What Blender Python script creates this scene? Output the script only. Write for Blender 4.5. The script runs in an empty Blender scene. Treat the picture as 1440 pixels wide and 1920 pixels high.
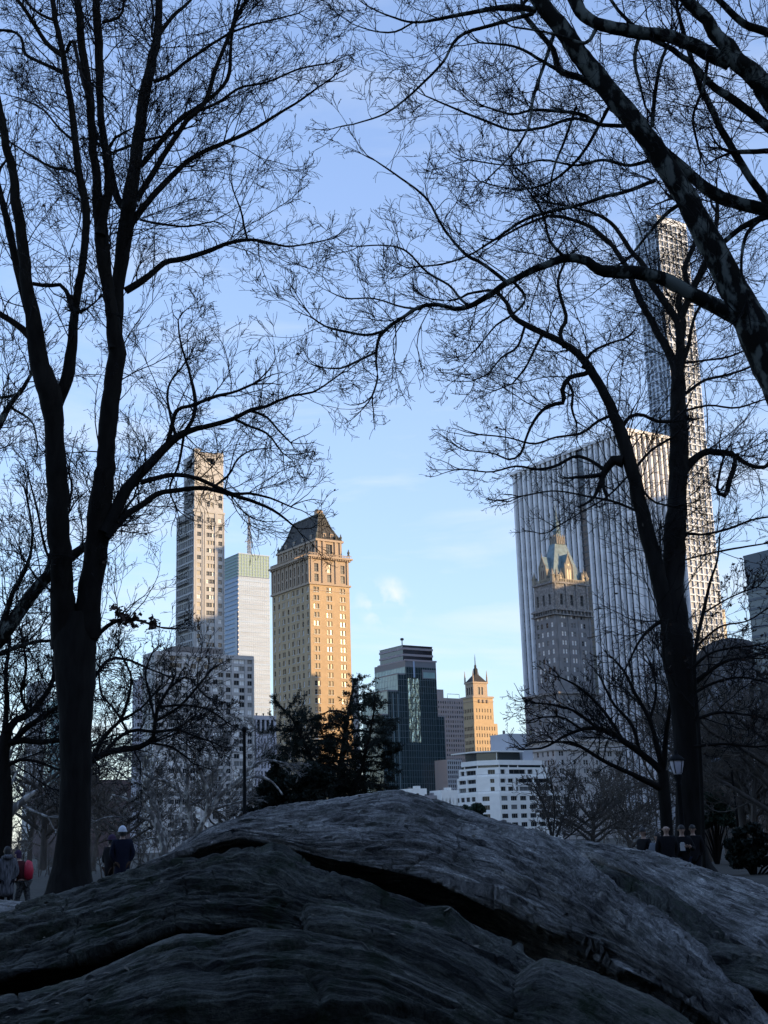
import bpy, math, random
import numpy as np
from mathutils import Vector, Matrix
random.seed(7)
RNG = np.random.default_rng(11)
sc = bpy.context.scene
COL = sc.collection
rad = math.radians

# ------------------------------------------------------------------ camera
F = 2460.0; W0, H0 = 1440.0, 1920.0
PITCH, ROLL = rad(14.1), rad(-1.76)
CAM = Vector((0, 0, 1.55))
fw = Vector((0, math.cos(PITCH), math.sin(PITCH)))
rt = Vector((1, 0, 0)); up = Vector((0, -math.sin(PITCH), math.cos(PITCH)))
ix = rt*math.cos(ROLL) + up*math.sin(ROLL)
iy = -rt*math.sin(ROLL) + up*math.cos(ROLL)
cam_d = bpy.data.cameras.new('camera'); cam = bpy.data.objects.new('camera', cam_d); COL.objects.link(cam)
m = Matrix((ix, iy, -fw)).transposed().to_4x4(); m.translation = CAM
cam.matrix_world = m
cam_d.sensor_fit = 'VERTICAL'; cam_d.sensor_height = 36.0; cam_d.sensor_width = 27.0
cam_d.lens = F/H0*36.0; cam_d.clip_start = 0.1; cam_d.clip_end = 12000
sc.camera = cam
sc.render.resolution_x, sc.render.resolution_y = 768, 1024

def at(px, py, Y):
    """point at depth Y seen in direction (px, py) of the photograph (for measuring the scene)"""
    d = fw + ix*((px-720)/F) + iy*((960-py)/F)
    return CAM + d*((Y-CAM.y)/d.y)
def zat(X, Y, py):
    """height above (X, Y) that is seen at row py"""
    d0 = Vector((X, Y, 0)) - CAM; k = (960-py)/F
    return (k*d0.dot(fw) - d0.dot(iy)) / (iy.z - k*fw.z)
def along(P, D, px):
    """distance from P along D until column px"""
    d0 = P - CAM; k = (px-720)/F
    return (k*d0.dot(fw) - d0.dot(ix)) / (D.dot(ix) - k*D.dot(fw))

# ------------------------------------------------------------------ tagging
def tag(o, label=None, cat=None, group=None, kind=None):
    if label: o['label'] = label
    if cat: o['category'] = cat
    if group: o['group'] = group
    if kind: o['kind'] = kind
    return o
def empty(name, loc=(0,0,0), rz=0.0, parent=None):
    o = bpy.data.objects.new(name, None); COL.objects.link(o)
    o.location = loc; o.rotation_euler = (0, 0, rz); o.empty_display_size = 0.5
    if parent: o.parent = parent
    return o
def link(name, mesh, parent=None, loc=None, rz=None):
    o = bpy.data.objects.new(name, mesh); COL.objects.link(o)
    if parent: o.parent = parent
    if loc is not None: o.location = loc
    if rz is not None: o.rotation_euler = (0, 0, rz)
    return o

# ------------------------------------------------------------------ materials
MATS = {}
ALB = 1.0
def nmat(name, base=(.5,.5,.5), rough=.8, metal=0.0, spec=.5, noise=None, bump=None, alb=True):
    """noise=(scale, amount[, stretch xyz]) modulates the colour; bump=(scale, strength, dist[, stretch])"""
    if name in MATS: return MATS[name]
    if alb: base = tuple(c*ALB for c in base)
    mt = bpy.data.materials.new(name); mt.use_nodes = True
    nt = mt.node_tree; b = nt.nodes['Principled BSDF']
    b.inputs['Base Color'].default_value = (*base, 1); b.inputs['Roughness'].default_value = rough
    b.inputs['Metallic'].default_value = metal; b.inputs['Specular IOR Level'].default_value = spec
    tc = nt.nodes.new('ShaderNodeTexCoord')
    def tex(scale, stretch, detail=5):
        mp = nt.nodes.new('ShaderNodeMapping'); mp.inputs['Scale'].default_value = stretch
        nt.links.new(tc.outputs['Object'], mp.inputs['Vector'])
        n = nt.nodes.new('ShaderNodeTexNoise'); n.inputs['Scale'].default_value = scale
        n.inputs['Detail'].default_value = detail
        nt.links.new(mp.outputs[0], n.inputs['Vector']); return n
    if noise:
        n = tex(noise[0], noise[2] if len(noise) > 2 else (1,1,1))
        mr = nt.nodes.new('ShaderNodeMapRange'); mr.inputs[1].default_value = .3; mr.inputs[2].default_value = .7
        mr.inputs[3].default_value = 1-noise[1]; mr.inputs[4].default_value = 1+noise[1]
        nt.links.new(n.outputs['Fac'], mr.inputs[0])
        vm = nt.nodes.new('ShaderNodeVectorMath'); vm.operation = 'SCALE'
        vm.inputs[0].default_value = base
        nt.links.new(mr.outputs[0], vm.inputs['Scale']); nt.links.new(vm.outputs[0], b.inputs['Base Color'])
    if bump:
        n = tex(bump[0], bump[3] if len(bump) > 3 else (1,1,1))
        bp = nt.nodes.new('ShaderNodeBump'); bp.inputs['Strength'].default_value = bump[1]
        bp.inputs['Distance'].default_value = bump[2]
        nt.links.new(n.outputs['Fac'], bp.inputs['Height']); nt.links.new(bp.outputs[0], b.inputs['Normal'])
    MATS[name] = mt; return mt

# ------------------------------------------------------------------ mesh buffer
class MB:
    def __init__(s): s.v = []; s.f = []; s.m = []; s.mats = []
    def mi(s, mt):
        if mt not in s.mats: s.mats.append(mt)
        return s.mats.index(mt)
    def poly(s, pts, mt):
        i = len(s.v); s.v += [tuple(p) for p in pts]; s.f.append(tuple(range(i, i+len(pts)))); s.m.append(s.mi(mt))
    def box(s, a, b, mt, skip=''):
        x0,y0,z0 = a; x1,y1,z1 = b
        P = lambda *q: q
        if 'b' not in skip: s.poly([(x0,y0,z0),(x0,y1,z0),(x1,y1,z0),(x1,y0,z0)], mt)
        if 't' not in skip: s.poly([(x0,y0,z1),(x1,y0,z1),(x1,y1,z1),(x0,y1,z1)], mt)
        if 'f' not in skip: s.poly([(x0,y0,z0),(x1,y0,z0),(x1,y0,z1),(x0,y0,z1)], mt)
        if 'k' not in skip: s.poly([(x1,y1,z0),(x0,y1,z0),(x0,y1,z1),(x1,y1,z1)], mt)
        if 'l' not in skip: s.poly([(x0,y1,z0),(x0,y0,z0),(x0,y0,z1),(x0,y1,z1)], mt)
        if 'r' not in skip: s.poly([(x1,y0,z0),(x1,y1,z0),(x1,y1,z1),(x1,y0,z1)], mt)
    def prism(s, pts, z0, z1, mt, top=True, scale=1.0, c=None):
        """vertical prism over a plan polygon (counter-clockwise); scale<1 tapers towards c"""
        n = len(pts)
        if c is None: c = (sum(p[0] for p in pts)/n, sum(p[1] for p in pts)/n)
        tp = [(c[0]+(p[0]-c[0])*scale, c[1]+(p[1]-c[1])*scale) for p in pts]
        for i in range(n):
            j = (i+1) % n
            s.poly([(*pts[i],z0),(*pts[j],z0),(*tp[j],z1),(*tp[i],z1)], mt)
        if top: s.poly([(*p,z1) for p in tp], mt)
        s.poly([(*p,z0) for p in reversed(pts)], mt)
    def tube(s, path, radii, mt, sides=8, cap=True):
        rings = []
        for k, p in enumerate(path):
            p = Vector(p)
            a = Vector(path[max(k-1,0)]); b = Vector(path[min(k+1,len(path)-1)])
            t = (b-a).normalized()
            u = t.orthogonal().normalized() if k == 0 else (pu - t*pu.dot(t)).normalized()
            pu = u; w = t.cross(u)
            i = len(s.v); r = radii[k]
            for q in range(sides):
                an = 2*math.pi*q/sides; s.v.append(tuple(p + u*(r*math.cos(an)) + w*(r*math.sin(an))))
            rings.append(i)
        mi = s.mi(mt)
        for a, b in zip(rings, rings[1:]):
            for q in range(sides):
                s.f.append((a+q, a+(q+1)%sides, b+(q+1)%sides, b+q)); s.m.append(mi)
        if cap:
            s.f.append(tuple(rings[0]+q for q in reversed(range(sides)))); s.m.append(mi)
            s.f.append(tuple(rings[-1]+q for q in range(sides))); s.m.append(mi)
    def lathe(s, c, prof, mt, sides=12):
        """prof = [(r, z), ...] from the bottom up"""
        rings = []
        for r, z in prof:
            i = len(s.v)
            for q in range(sides):
                an = 2*math.pi*q/sides; s.v.append((c[0]+r*math.cos(an), c[1]+r*math.sin(an), c[2]+z))
            rings.append(i)
        mi = s.mi(mt)
        for a, b in zip(rings, rings[1:]):
            for q in range(sides):
                s.f.append((a+q, a+(q+1)%sides, b+(q+1)%sides, b+q)); s.m.append(mi)
    def mesh(s, name, smooth=False):
        me = bpy.data.meshes.new(name); me.from_pydata(s.v, [], s.f)
        for mt in s.mats: me.materials.append(mt)
        me.polygons.foreach_set('material_index', s.m)
        if smooth: me.polygons.foreach_set('use_smooth', [True]*len(s.f))
        me.update(); return me
    def build(s, name, parent=None, loc=None, rz=None, smooth=False):
        return link(name, s.mesh(name, smooth), parent, loc, rz)
# ------------------------------------------------------------------ sky and sun
SUN_EL, SUN_AZ = rad(8.5), rad(112.0)        # azimuth clockwise from +Y (view direction)
sun_v = Vector((math.sin(SUN_AZ)*math.cos(SUN_EL), math.cos(SUN_AZ)*math.cos(SUN_EL), math.sin(SUN_EL)))
w = bpy.data.worlds.new('World'); sc.world = w; w.use_nodes = True
nt = w.node_tree; bg = nt.nodes['Background']
sky = nt.nodes.new('ShaderNodeTexSky'); sky.sky_type = 'NISHITA'; sky.sun_disc = False
sky.sun_elevation = SUN_EL; sky.sun_rotation = SUN_AZ
sky.air_density = 1.0; sky.dust_density = 0.6; sky.ozone_density = 3.0; sky.altitude = 50
tc = nt.nodes.new('ShaderNodeTexCoord')
# thin cirrus: noise in the direction of view on the sky, stretched sideways
mp = nt.nodes.new('ShaderNodeMapping'); mp.inputs['Scale'].default_value = (2.2, 2.2, 13.0)
mp.inputs['Rotation'].default_value = (0.0, 0.10, 0.3)
nz = nt.nodes.new('ShaderNodeTexNoise'); nz.inputs['Scale'].default_value = 2.1; nz.inputs['Detail'].default_value = 7
nz.inputs['Distortion'].default_value = 0.35; nz.inputs['Roughness'].default_value = .55
cr = nt.nodes.new('ShaderNodeMapRange'); cr.inputs[1].default_value = .50; cr.inputs[2].default_value = .70
cr.inputs[3].default_value = 0; cr.inputs[4].default_value = .50
sep = nt.nodes.new('ShaderNodeSeparateXYZ')
el = nt.nodes.new('ShaderNodeMapRange'); el.inputs[1].default_value = .55; el.inputs[2].default_value = .10
el.inputs[3].default_value = .25; el.inputs[4].default_value = 1.0
mul = nt.nodes.new('ShaderNodeMath'); mul.operation = 'MULTIPLY'
mix = nt.nodes.new('ShaderNodeMix'); mix.data_type = 'RGBA'
L = nt.links.new
L(tc.outputs['Generated'], mp.inputs[0]); L(mp.outputs[0], nz.inputs['Vector']); L(nz.outputs['Fac'], cr.inputs[0])
L(tc.outputs['Generated'], sep.inputs[0]); L(sep.outputs['Z'], el.inputs[0])
L(cr.outputs[0], mul.inputs[0]); L(el.outputs[0], mul.inputs[1])
# colour of clear winter air by height above the horizon, blended with the physical sky
gr = nt.nodes.new('ShaderNodeValToRGB'); e_ = gr.color_ramp.elements
for i, (p_, c_) in enumerate(((0.0,(.52,.58,.68)),(.12,(.44,.52,.70)),(.27,(.395,.475,.72)),(.50,(.295,.39,.67)),(1.0,(.16,.26,.52)))):
    q_ = e_[i] if i < 2 else e_.new(p_)
    q_.position = p_; q_.color = (*c_, 1)
scl = nt.nodes.new('ShaderNodeVectorMath'); scl.operation = 'SCALE'; scl.inputs['Scale'].default_value = 4.1
L(sep.outputs['Z'], gr.inputs[0]); L(gr.outputs[0], scl.inputs[0])
tint = nt.nodes.new('ShaderNodeMix'); tint.data_type = 'RGBA'; tint.blend_type = 'ADD'; tint.clamp_factor = False; tint.inputs[0].default_value = 1.0
L(scl.outputs[0], tint.inputs[6]); L(sky.outputs[0], tint.inputs[7])
# one small bright wisp low over the dark glass building
wd_ = (at(722,1132,100)-CAM).normalized(); dp = nt.nodes.new('ShaderNodeVectorMath'); dp.operation = 'DOT_PRODUCT'; dp.inputs[1].default_value = wd_
L(tc.outputs['Generated'], dp.inputs[0]); wm = nt.nodes.new('ShaderNodeMapRange'); wm.interpolation_type = 'SMOOTHSTEP'; wm.inputs[1].default_value = .99968; wm.inputs[2].default_value = .99999; L(dp.outputs['Value'], wm.inputs[0])
n2_ = nt.nodes.new('ShaderNodeTexNoise'); n2_.inputs['Scale'].default_value = 55; n2_.inputs['Detail'].default_value = 4; L(tc.outputs['Generated'], n2_.inputs['Vector'])
m2_ = nt.nodes.new('ShaderNodeMapRange'); m2_.inputs[1].default_value = .42; m2_.inputs[2].default_value = .68; L(n2_.outputs['Fac'], m2_.inputs[0])
w2_ = nt.nodes.new('ShaderNodeMath'); w2_.operation = 'MULTIPLY_ADD'; w2_.use_clamp = True; L(wm.outputs[0], w2_.inputs[0]); L(m2_.outputs[0], w2_.inputs[1]); L(mul.outputs[0], w2_.inputs[2])
L(w2_.outputs[0], mix.inputs[0]); L(tint.outputs[2], mix.inputs[6]); mix.inputs[7].default_value = (4.6, 4.95, 5.4, 1)
L(mix.outputs[2], bg.inputs['Color']); bg.inputs["Strength"].default_value = 0.15
sd = bpy.data.lights.new('sun', 'SUN'); sd.energy = 4.4; sd.angle = rad(.5); sd.color = (1.0, .67, .34)
so = bpy.data.objects.new('sun', sd); COL.objects.link(so); so.location = (60, -20, 60)
so.rotation_euler = sun_v.to_track_quat('Z', 'Y').to_euler()
sc.view_settings.view_transform = 'Standard'; sc.view_settings.look = 'None'
sc.view_settings.exposure = 0.45; sc.view_settings.gamma = 1.0
sc.cycles.max_bounces = 5; sc.cycles.diffuse_bounces = 2; sc.cycles.glossy_bounces = 3
sc.cycles.caustics_reflective = False; sc.cycles.caustics_refractive = False
sc.cycles.use_adaptive_sampling = True; sc.cycles.adaptive_threshold = 0.02
sc.render.threads_mode = 'AUTO'
# ------------------------------------------------------------------ buildings
GRID = rad(33.8)
R = Vector((math.cos(GRID), math.sin(GRID), 0)); Lf = Vector((-math.sin(GRID), math.cos(GRID), 0))
g_dark = nmat('window_glass', (.012,.016,.022), .08, spec=.4)
g_mid = nmat('window_glass_curtained', (.14,.15,.16), .25, spec=.4)
g_blind = nmat('window_blind', (.70,.72,.74), .5, spec=.6)
g_frame = nmat('window_frame_paint', (.32,.32,.31), .5)
asph = nmat('roof_felt', (.12,.12,.12), .9)

WIN = {}
def win_mesh(wd, ht, style, cross):
    key = (round(wd,2), round(ht,2), style, cross)
    if key in WIN: return WIN[key]
    b = MB(); a, h = wd/2, ht/2
    b.poly([(-a,0,-h),(a,0,-h),(a,0,h),(-a,0,h)], style)
    t = min(.09, wd*.07); fr = g_frame
    for x0,x1,z0,z1 in ((-a,-a+t,-h,h),(a-t,a,-h,h),(-a+t,a-t,h-t,h),(-a+t,a-t,-h,-h+t)):
        b.box((x0,-.07,z0),(x1,-.004,z1), fr, 'kb')
    if cross & 1: b.box((-a+t,-.06,-t/2),(a-t,-.004,t/2), fr, 'klr')
    if cross & 2:
        for x in ((0,) if wd < 2.6 else (-wd/6, wd/6)):
            b.box((x-t/2,-.055,-h+t),(x+t/2,-.004,h-t), fr, 'kbt')
    WIN[key] = b.mesh('window'); return WIN[key]

def grid_windows(wmb, P, U, W, z0, z1, cols, rows, dep, wall, out):
    """wall face at P along U (unit, plan) of width W from z0 to z1 with window holes.
    cols = [(u0,u1)], rows = [(z0,z1)]; the outward normal is U rotated by -90 degrees"""
    N = Vector((U.y, -U.x, 0)); P = Vector(P)
    pt = lambda u, z, d=0: tuple(P + U*u + N*(-d) + Vector((0,0,z)))
    zc = z0
    us = [0.0]
    for a, b_ in cols: us += [a, b_]
    us.append(W)
    for (a, c) in rows:
        if a-zc > 1e-4: wmb.poly([pt(0,zc),pt(W,zc),pt(W,a),pt(0,a)], wall)
        for k in range(0, len(us), 2):
            if us[k+1]-us[k] > 1e-4: wmb.poly([pt(us[k],a),pt(us[k+1],a),pt(us[k+1],c),pt(us[k],c)], wall)
        for (u0,u1) in cols:
            wmb.poly([pt(u0,a),pt(u0,a,dep),pt(u0,c,dep),pt(u0,c)], wall)
            wmb.poly([pt(u1,a,dep),pt(u1,a),pt(u1,c),pt(u1,c,dep)], wall)
            wmb.poly([pt(u0,a),pt(u1,a),pt(u1,a,dep),pt(u0,a,dep)], wall)
            wmb.poly([pt(u0,c,dep),pt(u1,c,dep),pt(u1,c),pt(u0,c)], wall)
            out.append((P + U*((u0+u1)/2) - N*dep + Vector((0,0,(a+c)/2)), math.atan2(U.y, U.x), u1-u0, c-a))
        zc = c
    if z1-zc > 1e-4: wmb.poly([pt(0,zc),pt(W,zc),pt(W,z1),pt(0,z1)], wall)

class Building:
    def __init__(s, name, px, py, Y, label, rz=GRID, cat='building', group=None):
        P = at(px, py, Y); s.P = Vector((P.x, P.y, 0)); s.Z = P.z
        s.root = empty(name, s.P, rz); tag(s.root, label, cat, group)
        s.wall = MB(); s.wins = []; s.rz = rz
        s.R = Vector((math.cos(rz), math.sin(rz), 0)); s.L = Vector((-math.sin(rz), math.cos(rz), 0))
    def world(s, x, y, z): return s.P + s.R*x + s.L*y + Vector((0,0,z))
    def z(s, py, x=0, y=0):
        q = s.world(x,y,0); return zat(q.x, q.y, py)
    def x(s, px, z, y=0, x0=0): return x0 + along(s.world(x0,y,z), s.R, px)
    def y(s, px, z, x=0, y0=0): return y0 + along(s.world(x,y0,z), s.L, px)
    def mass(s, x0, y0, wx, wy, z0, z1, mt, right=None, left=None, roof=None, para=0):
        """box with near corner (x0,y0); right face looks along -y, left face along -x.
        right/left = dict(cols, rows, dep) with cols measured from the near corner"""
        b = s.wall
        for side, cfg in (('r', right), ('l', left)):
            if side == 'r': P, U, Wd = (x0,y0,0), Vector((1,0,0)), wx
            else: P, U, Wd = (x0,y0+wy,0), Vector((0,-1,0)), wy
            if cfg:
                cols = cfg['cols'] if side == 'r' else sorted((Wd-c, Wd-a) for a, c in cfg['cols'])
                out = []; grid_windows(b, P, U, Wd, z0, z1, cols, cfg['rows'], cfg.get('dep', .3), mt, out)
                s.wins += [(o, cfg.get('mix', (.5,.3,.2)), cfg.get('cross', 1)) for o in out]
            else: b.poly([Vector(P)+Vector((0,0,z0)), Vector(P)+U*Wd+Vector((0,0,z0)), Vector(P)+U*Wd+Vector((0,0,z1)), Vector(P)+Vector((0,0,z1))], mt)
        b.box((x0,y0,z0),(x0+wx,y0+wy,z1), mt, 'flbt')
        t = roof or asph
        if para:
            b.box((x0,y0,z1),(x0+wx,y0+.5,z1+para), mt, 'b'); b.box((x0,y0+.5,z1),(x0+.5,y0+wy,z1+para), mt, 'b')
            b.box((x0+wx-.5,y0+.5,z1),(x0+wx,y0+wy,z1+para), mt, 'b'); b.box((x0+.5,y0+wy-.5,z1),(x0+wx-.5,y0+wy,z1+para), mt, 'b')
        b.poly([(x0,y0,z1-.002),(x0+wx,y0,z1-.002),(x0+wx,y0+wy,z1-.002),(x0,y0+wy,z1-.002)], t)
    def finish(s, wall_name='wall', keep=None, limit=100):
        s.wall.build(wall_name, s.root)
        def seen(wn):
            (c, an, wd, ht), mx, cr = wn
            p = s.world(c.x, c.y, c.z); d = p-CAM; k = d.dot(fw)
            qx, qy = 720+F*d.dot(ix)/k, 960-F*d.dot(iy)/k
            n = Vector((math.sin(an+s.rz), -math.cos(an+s.rz), 0))
            vis = (0 < qx < 1440 and 0 < qy < 1600) and (keep is None or keep(qx, qy))
            return (1 if vis else 0, wd*ht*abs(n.dot(d.normalized()))/(k*k))
        ws = sorted(s.wins, key=seen, reverse=True); rest = MB()
        for i, ((c, an, wd, ht), mx, cr) in enumerate(ws):
            r = random.random(); st = mx if isinstance(mx, bpy.types.Material) else g_dark if r < mx[0] else (g_mid if r < mx[0]+mx[1] else g_blind)
            if i < limit:
                link('window', win_mesh(wd, ht, st, cr), s.root, c, an)
            else:
                me_k = (Vector((math.cos(an), math.sin(an), 0)))
                a, h = wd/2, ht/2
                q = [c + me_k*x + Vector((0,0,z)) for x, z in ((-a,-h),(a,-h),(a,h),(-a,h))]
                rest.poly(q, st)
                n = Vector((math.sin(an), -math.cos(an), 0))*.05
                if cr & 1: rest.poly([c+n+me_k*x+Vector((0,0,z)) for x, z in ((-a,-.06),(a,-.06),(a,.06),(-a,.06))], g_frame)
                if cr & 2: rest.poly([c+n*1.2+me_k*x+Vector((0,0,z)) for x, z in ((-.05,-h),(.05,-h),(.05,h),(-.05,h))], g_frame)
        if rest.f:
            o = rest.build('window_rest', s.root); o['kind'] = 'stuff'
        return s.root
    def part(s, name, mb, smooth=False):
        return mb.build(name, s.root, smooth=smooth)

def rows(z1, z0, pitch, ht, sill=.9):
    """window rows downward from z1 to z0"""
    out = []; z = z1-pitch
    while z > z0: out.append((z+sill, z+sill+ht)); z -= pitch
    return sorted(out)
def cols(c, w):
    """[(centre)] -> intervals; w number"""
    return [(a-w/2, a+w/2) for a in c]
def even(W, n, w, m=0):
    p = (W-2*m)/n
    return [(m+p*(i+.5)-w/2, m+p*(i+.5)+w/2) for i in range(n)]

# ---- 1. slender limestone tower with balconies
stone = nmat('pale_limestone', (.42,.43,.44), .85, noise=(.25,.10))
stone_d = nmat('limestone_joint_band', (.28,.28,.28), .85)
railm = nmat('dark_bronze_metal', (.03,.03,.035), .4, metal=.6)
b = Building('limestone_tower', 363, 958, 788, 'slender pale limestone tower with balconies, tallest of the left-hand skyline group')
zs = b.Z; wx = b.x(421, zs); wy = b.y(331, zs); ztop = b.z(846)
wy2 = b.y(343, ztop-15); fl = 15*788/F*1.02
rr = [(z0,z1) for z0,z1 in rows(zs-2, 5, fl, 2.6, 1.2)]
cR = [(wx*.12,wx*.24),(wx*.42,wx*.50),(wx*.51,wx*.59),(wx*.60,wx*.68),(wx*.80,wx*.92)]
b.mass(0, 0, wx, wy, 0, zs, stone, right=dict(cols=cR, rows=rr, dep=.5, mix=(.45,.4,.15), cross=3),
       left=dict(cols=[(c-1.0,c+1.0) for c in np.linspace(wy*.08, wy*.92, 9)], rows=rows(zs-2,5,fl,3.9,.5), dep=.8, mix=(.6,.4,0), cross=1))
b.mass(.6, .3, wx-1.2, wy2-.3, zs, ztop-14, stone, right=dict(cols=[(wx*.12,wx*.24),(wx*.40,wx*.50),(wx*.52,wx*.62),(wx*.78,wx*.90)], rows=rows(ztop-16, zs, fl, 3.0, 1.0), dep=.5, mix=(.3,.5,.2), cross=3),
       left=dict(cols=[(c-1.1,c+1.1) for c in np.linspace(3, wy2-3.2, 5)], rows=rows(ztop-16, zs, fl, 3.6, .6), dep=.8, mix=(.8,.2,0)))
# crown with its open window and notched corner
z0 = ztop-14
crown = MB()
o0 = []
grid_windows(crown, (.6,.3,0), Vector((1,0,0)), wx-1.2, z0, ztop-1.5, [(wx*.40,wx*.66)], [(z0+7, z0+11)], 3.0, stone, o0)
grid_windows(crown, (.6,wy2,0), Vector((0,-1,0)), wy2-.3, z0, ztop-1.5, [(4,wy2-4.5)], [(z0+4, z0+10)], 3.0, stone, o0)
crown.box((.6,.3,z0),(wx-.6,wy2,ztop-1.5), stone, 'flb')
crown.box((.6,.3,ztop-1.5),(wx*.22,4,ztop+2.2), stone, 'b'); crown.box((wx*.76,.3,ztop-1.5),(wx-.6,5,ztop+1.6), stone, 'b')
crown.box((wx*.22,.3,ztop-1.5),(wx*.76,1.1,ztop+.2), stone_d, 'b')
crown.poly([(wx*.40,3.25,z0+7),(wx*.66,3.25,z0+7),(wx*.66,3.25,z0+11),(wx*.40,3.25,z0+11)], g_dark)
crown.box((wx*.46,2.6,z0+7.2),(wx*.60,2.9,z0+9.2), stone)
crown.poly([(3.5,4,z0+4),(3.5,wy2-4,z0+4),(3.5,wy2-4,z0+10),(3.5,4,z0+10)], g_dark)
b.part('crown', crown)
# ribs, band courses and darker joint strips
rib = MB()
for u in (wx*.06, wx*.345, wx*.72, wx*.96): rib.box((u-.25,-.28,0),(u+.25,-.003,zs-.5), stone_d, 'k')
for u in (wx*.03, wx*.30, wx*.37, wx*.70, wx*.745): rib.box((u-.45,-.5,0),(u+.45,-.004,zs-.2), stone, 'k')
rib.box((-.3,-.55,zs-.2),(wx+.3,-.006,zs+1.0), stone, 'k')
rib.box((-.55,-.55,zs-.2),(-.303,wy,zs+1.0), stone)
b.part('pier', rib)
for k in range(9):
    zb = b.z(975+29.4*k, 0, 5)
    bl = MB(); y0, y1 = wy*.22, wy*.84
    bl.box((-1.9,y0,zb),(-.01,y1,zb+.5), stone_d); bl.box((-1.9,y0,zb+1.7),(-1.82,y1,zb+1.8), railm)
    for q in np.linspace(y0+.05, y1-.05, 12): bl.box((-1.9,q-.06,zb+.5),(-1.84,q+.06,zb+1.7), railm, 'tb')
    b.part('balcony', bl)
base = MB(); zb = b.z(1186)
b.finish()

# ---- 2. pale glass tower with antenna
gl_w = nmat('pale_curtain_wall_glass', (.22,.33,.50), .45, spec=.4, noise=(.03,.22,(1,1,12)))
gl_sp = nmat('white_spandrel', (.34,.46,.64), .6, spec=.3)
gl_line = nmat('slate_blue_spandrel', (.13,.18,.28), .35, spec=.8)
gl_g = nmat('green_crown_glass', (.19,.31,.29), .5, spec=.35)
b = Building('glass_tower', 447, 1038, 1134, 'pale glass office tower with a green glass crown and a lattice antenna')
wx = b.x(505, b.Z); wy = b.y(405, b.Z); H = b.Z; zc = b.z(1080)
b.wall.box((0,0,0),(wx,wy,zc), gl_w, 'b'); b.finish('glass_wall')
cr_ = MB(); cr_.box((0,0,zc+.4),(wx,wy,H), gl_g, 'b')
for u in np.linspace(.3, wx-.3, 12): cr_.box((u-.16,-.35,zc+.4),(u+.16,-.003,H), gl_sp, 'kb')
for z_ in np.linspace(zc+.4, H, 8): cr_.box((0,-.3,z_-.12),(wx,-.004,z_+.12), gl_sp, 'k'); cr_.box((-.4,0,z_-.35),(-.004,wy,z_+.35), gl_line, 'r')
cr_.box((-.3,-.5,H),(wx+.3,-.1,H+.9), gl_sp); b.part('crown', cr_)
sp = MB(); k = 0; z_ = zc-4.1
while z_ > 30:
    hgt = .55 if k % 9 else 1.4
    sp.box((0,-.16,z_),(wx,-.004,z_+hgt), gl_sp, 'k'); sp.box((-.5,0,z_),(-.004,wy,z_+1.5), gl_line, 'r'); z_ -= 4.1; k += 1
for u in np.linspace(1.5, wx-1.5, 16): sp.box((u-.06,-.10,30),(u+.06,-.005,zc), gl_sp, 'kb')
sp.box((-.8,1.2,30),(-.006,5.5,b.z(1145)), gl_line, 'r')
b.part('spandrel', sp)
an = MB(); q = b.world(0,0,0); tx = b.x(467, H, y=6); zt = b.z(968, tx, 6); s_ = 1.1
an_y = 6.0
for dx in (-s_, s_):
    for dy in (-s_, s_): an.tube([(tx+dx,an_y+dy,H),(tx+dx*.55,an_y+dy*.55,zt)], [.28,.2], railm, 4)
n = 14
for i in range(n):
    f0, f1 = i/n, (i+1)/n; r0, r1 = s_*(1-.45*f0), s_*(1-.45*f1); za, zb = H+(zt-H)*f0, H+(zt-H)*f1
    for (ax,ay,bx,by) in ((-1,-1,1,-1),(1,-1,1,1),(1,1,-1,1),(-1,1,-1,-1)):
        an.tube([(tx+ax*r0,an_y+ay*r0,za),(tx+bx*r1,an_y+by*r1,zb)], [.16,.16], railm, 3)
zx = b.z(1016, tx, 6); an.tube([(tx-4,an_y,zx),(tx+4,an_y,zx)], [.35,.35], railm, 4); an.tube([(tx-3,an_y,zx-5),(tx+2.5,an_y,zx-5)], [.25,.25], railm, 4)
b.part('antenna', an)

# ---- 3. grey concrete apartment slab
conc = nmat('grey_brown_concrete', (.40,.395,.40), .9, noise=(.3,.12))
conc_d = nmat('dark_concrete_roof_edge', (.16,.15,.15), .9)
b = Building('apartment_block', 290, 1224, 560, 'long grey concrete apartment block with rows of windows behind the bare trees')
H = b.Z; wx = b.x(475, H); wy = b.y(268, H); k5 = 1/5.05
px2u = lambda p: b.x(250+p*k5, H)
cc = [(225,295),(345,400),(405,460),(475,520),(545,595),(600,645),(675,720),(755,800),(806,850),(878,920),(952,1000),(1004,1050),(1080,1120)]
CR = [(px2u(a), px2u(c)) for a, c in cc]
b.mass(0, 0, wx, wy, 0, H, conc, right=dict(cols=CR, rows=rows(H-.3, 2, 3.2, 2.0, .75), dep=.35, mix=(.36,.30,.34), cross=2),
       left=dict(cols=even(wy,4,2.0), rows=rows(H-.3,2,3.2,1.9,.7), mix=(.5,.3,.2)), para=.7)
b.mass(b.x(326,H,y=8), 8, b.x(418,H,y=8)-b.x(326,H,y=8), 12, H, b.z(1213,20,8), conc_d)
pil = MB()
for p in (300, 528, 660, 735, 863, 935, 1062, 1132): u = px2u(p); pil.box((u-.45,-.35,0),(u+.45,-.003,H+.4), conc, 'k')
pil.box((0,-.42,H-.9),(wx,-.356,H+.9), conc, ''); b.part('pilaster', pil)
b.finish()

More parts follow.
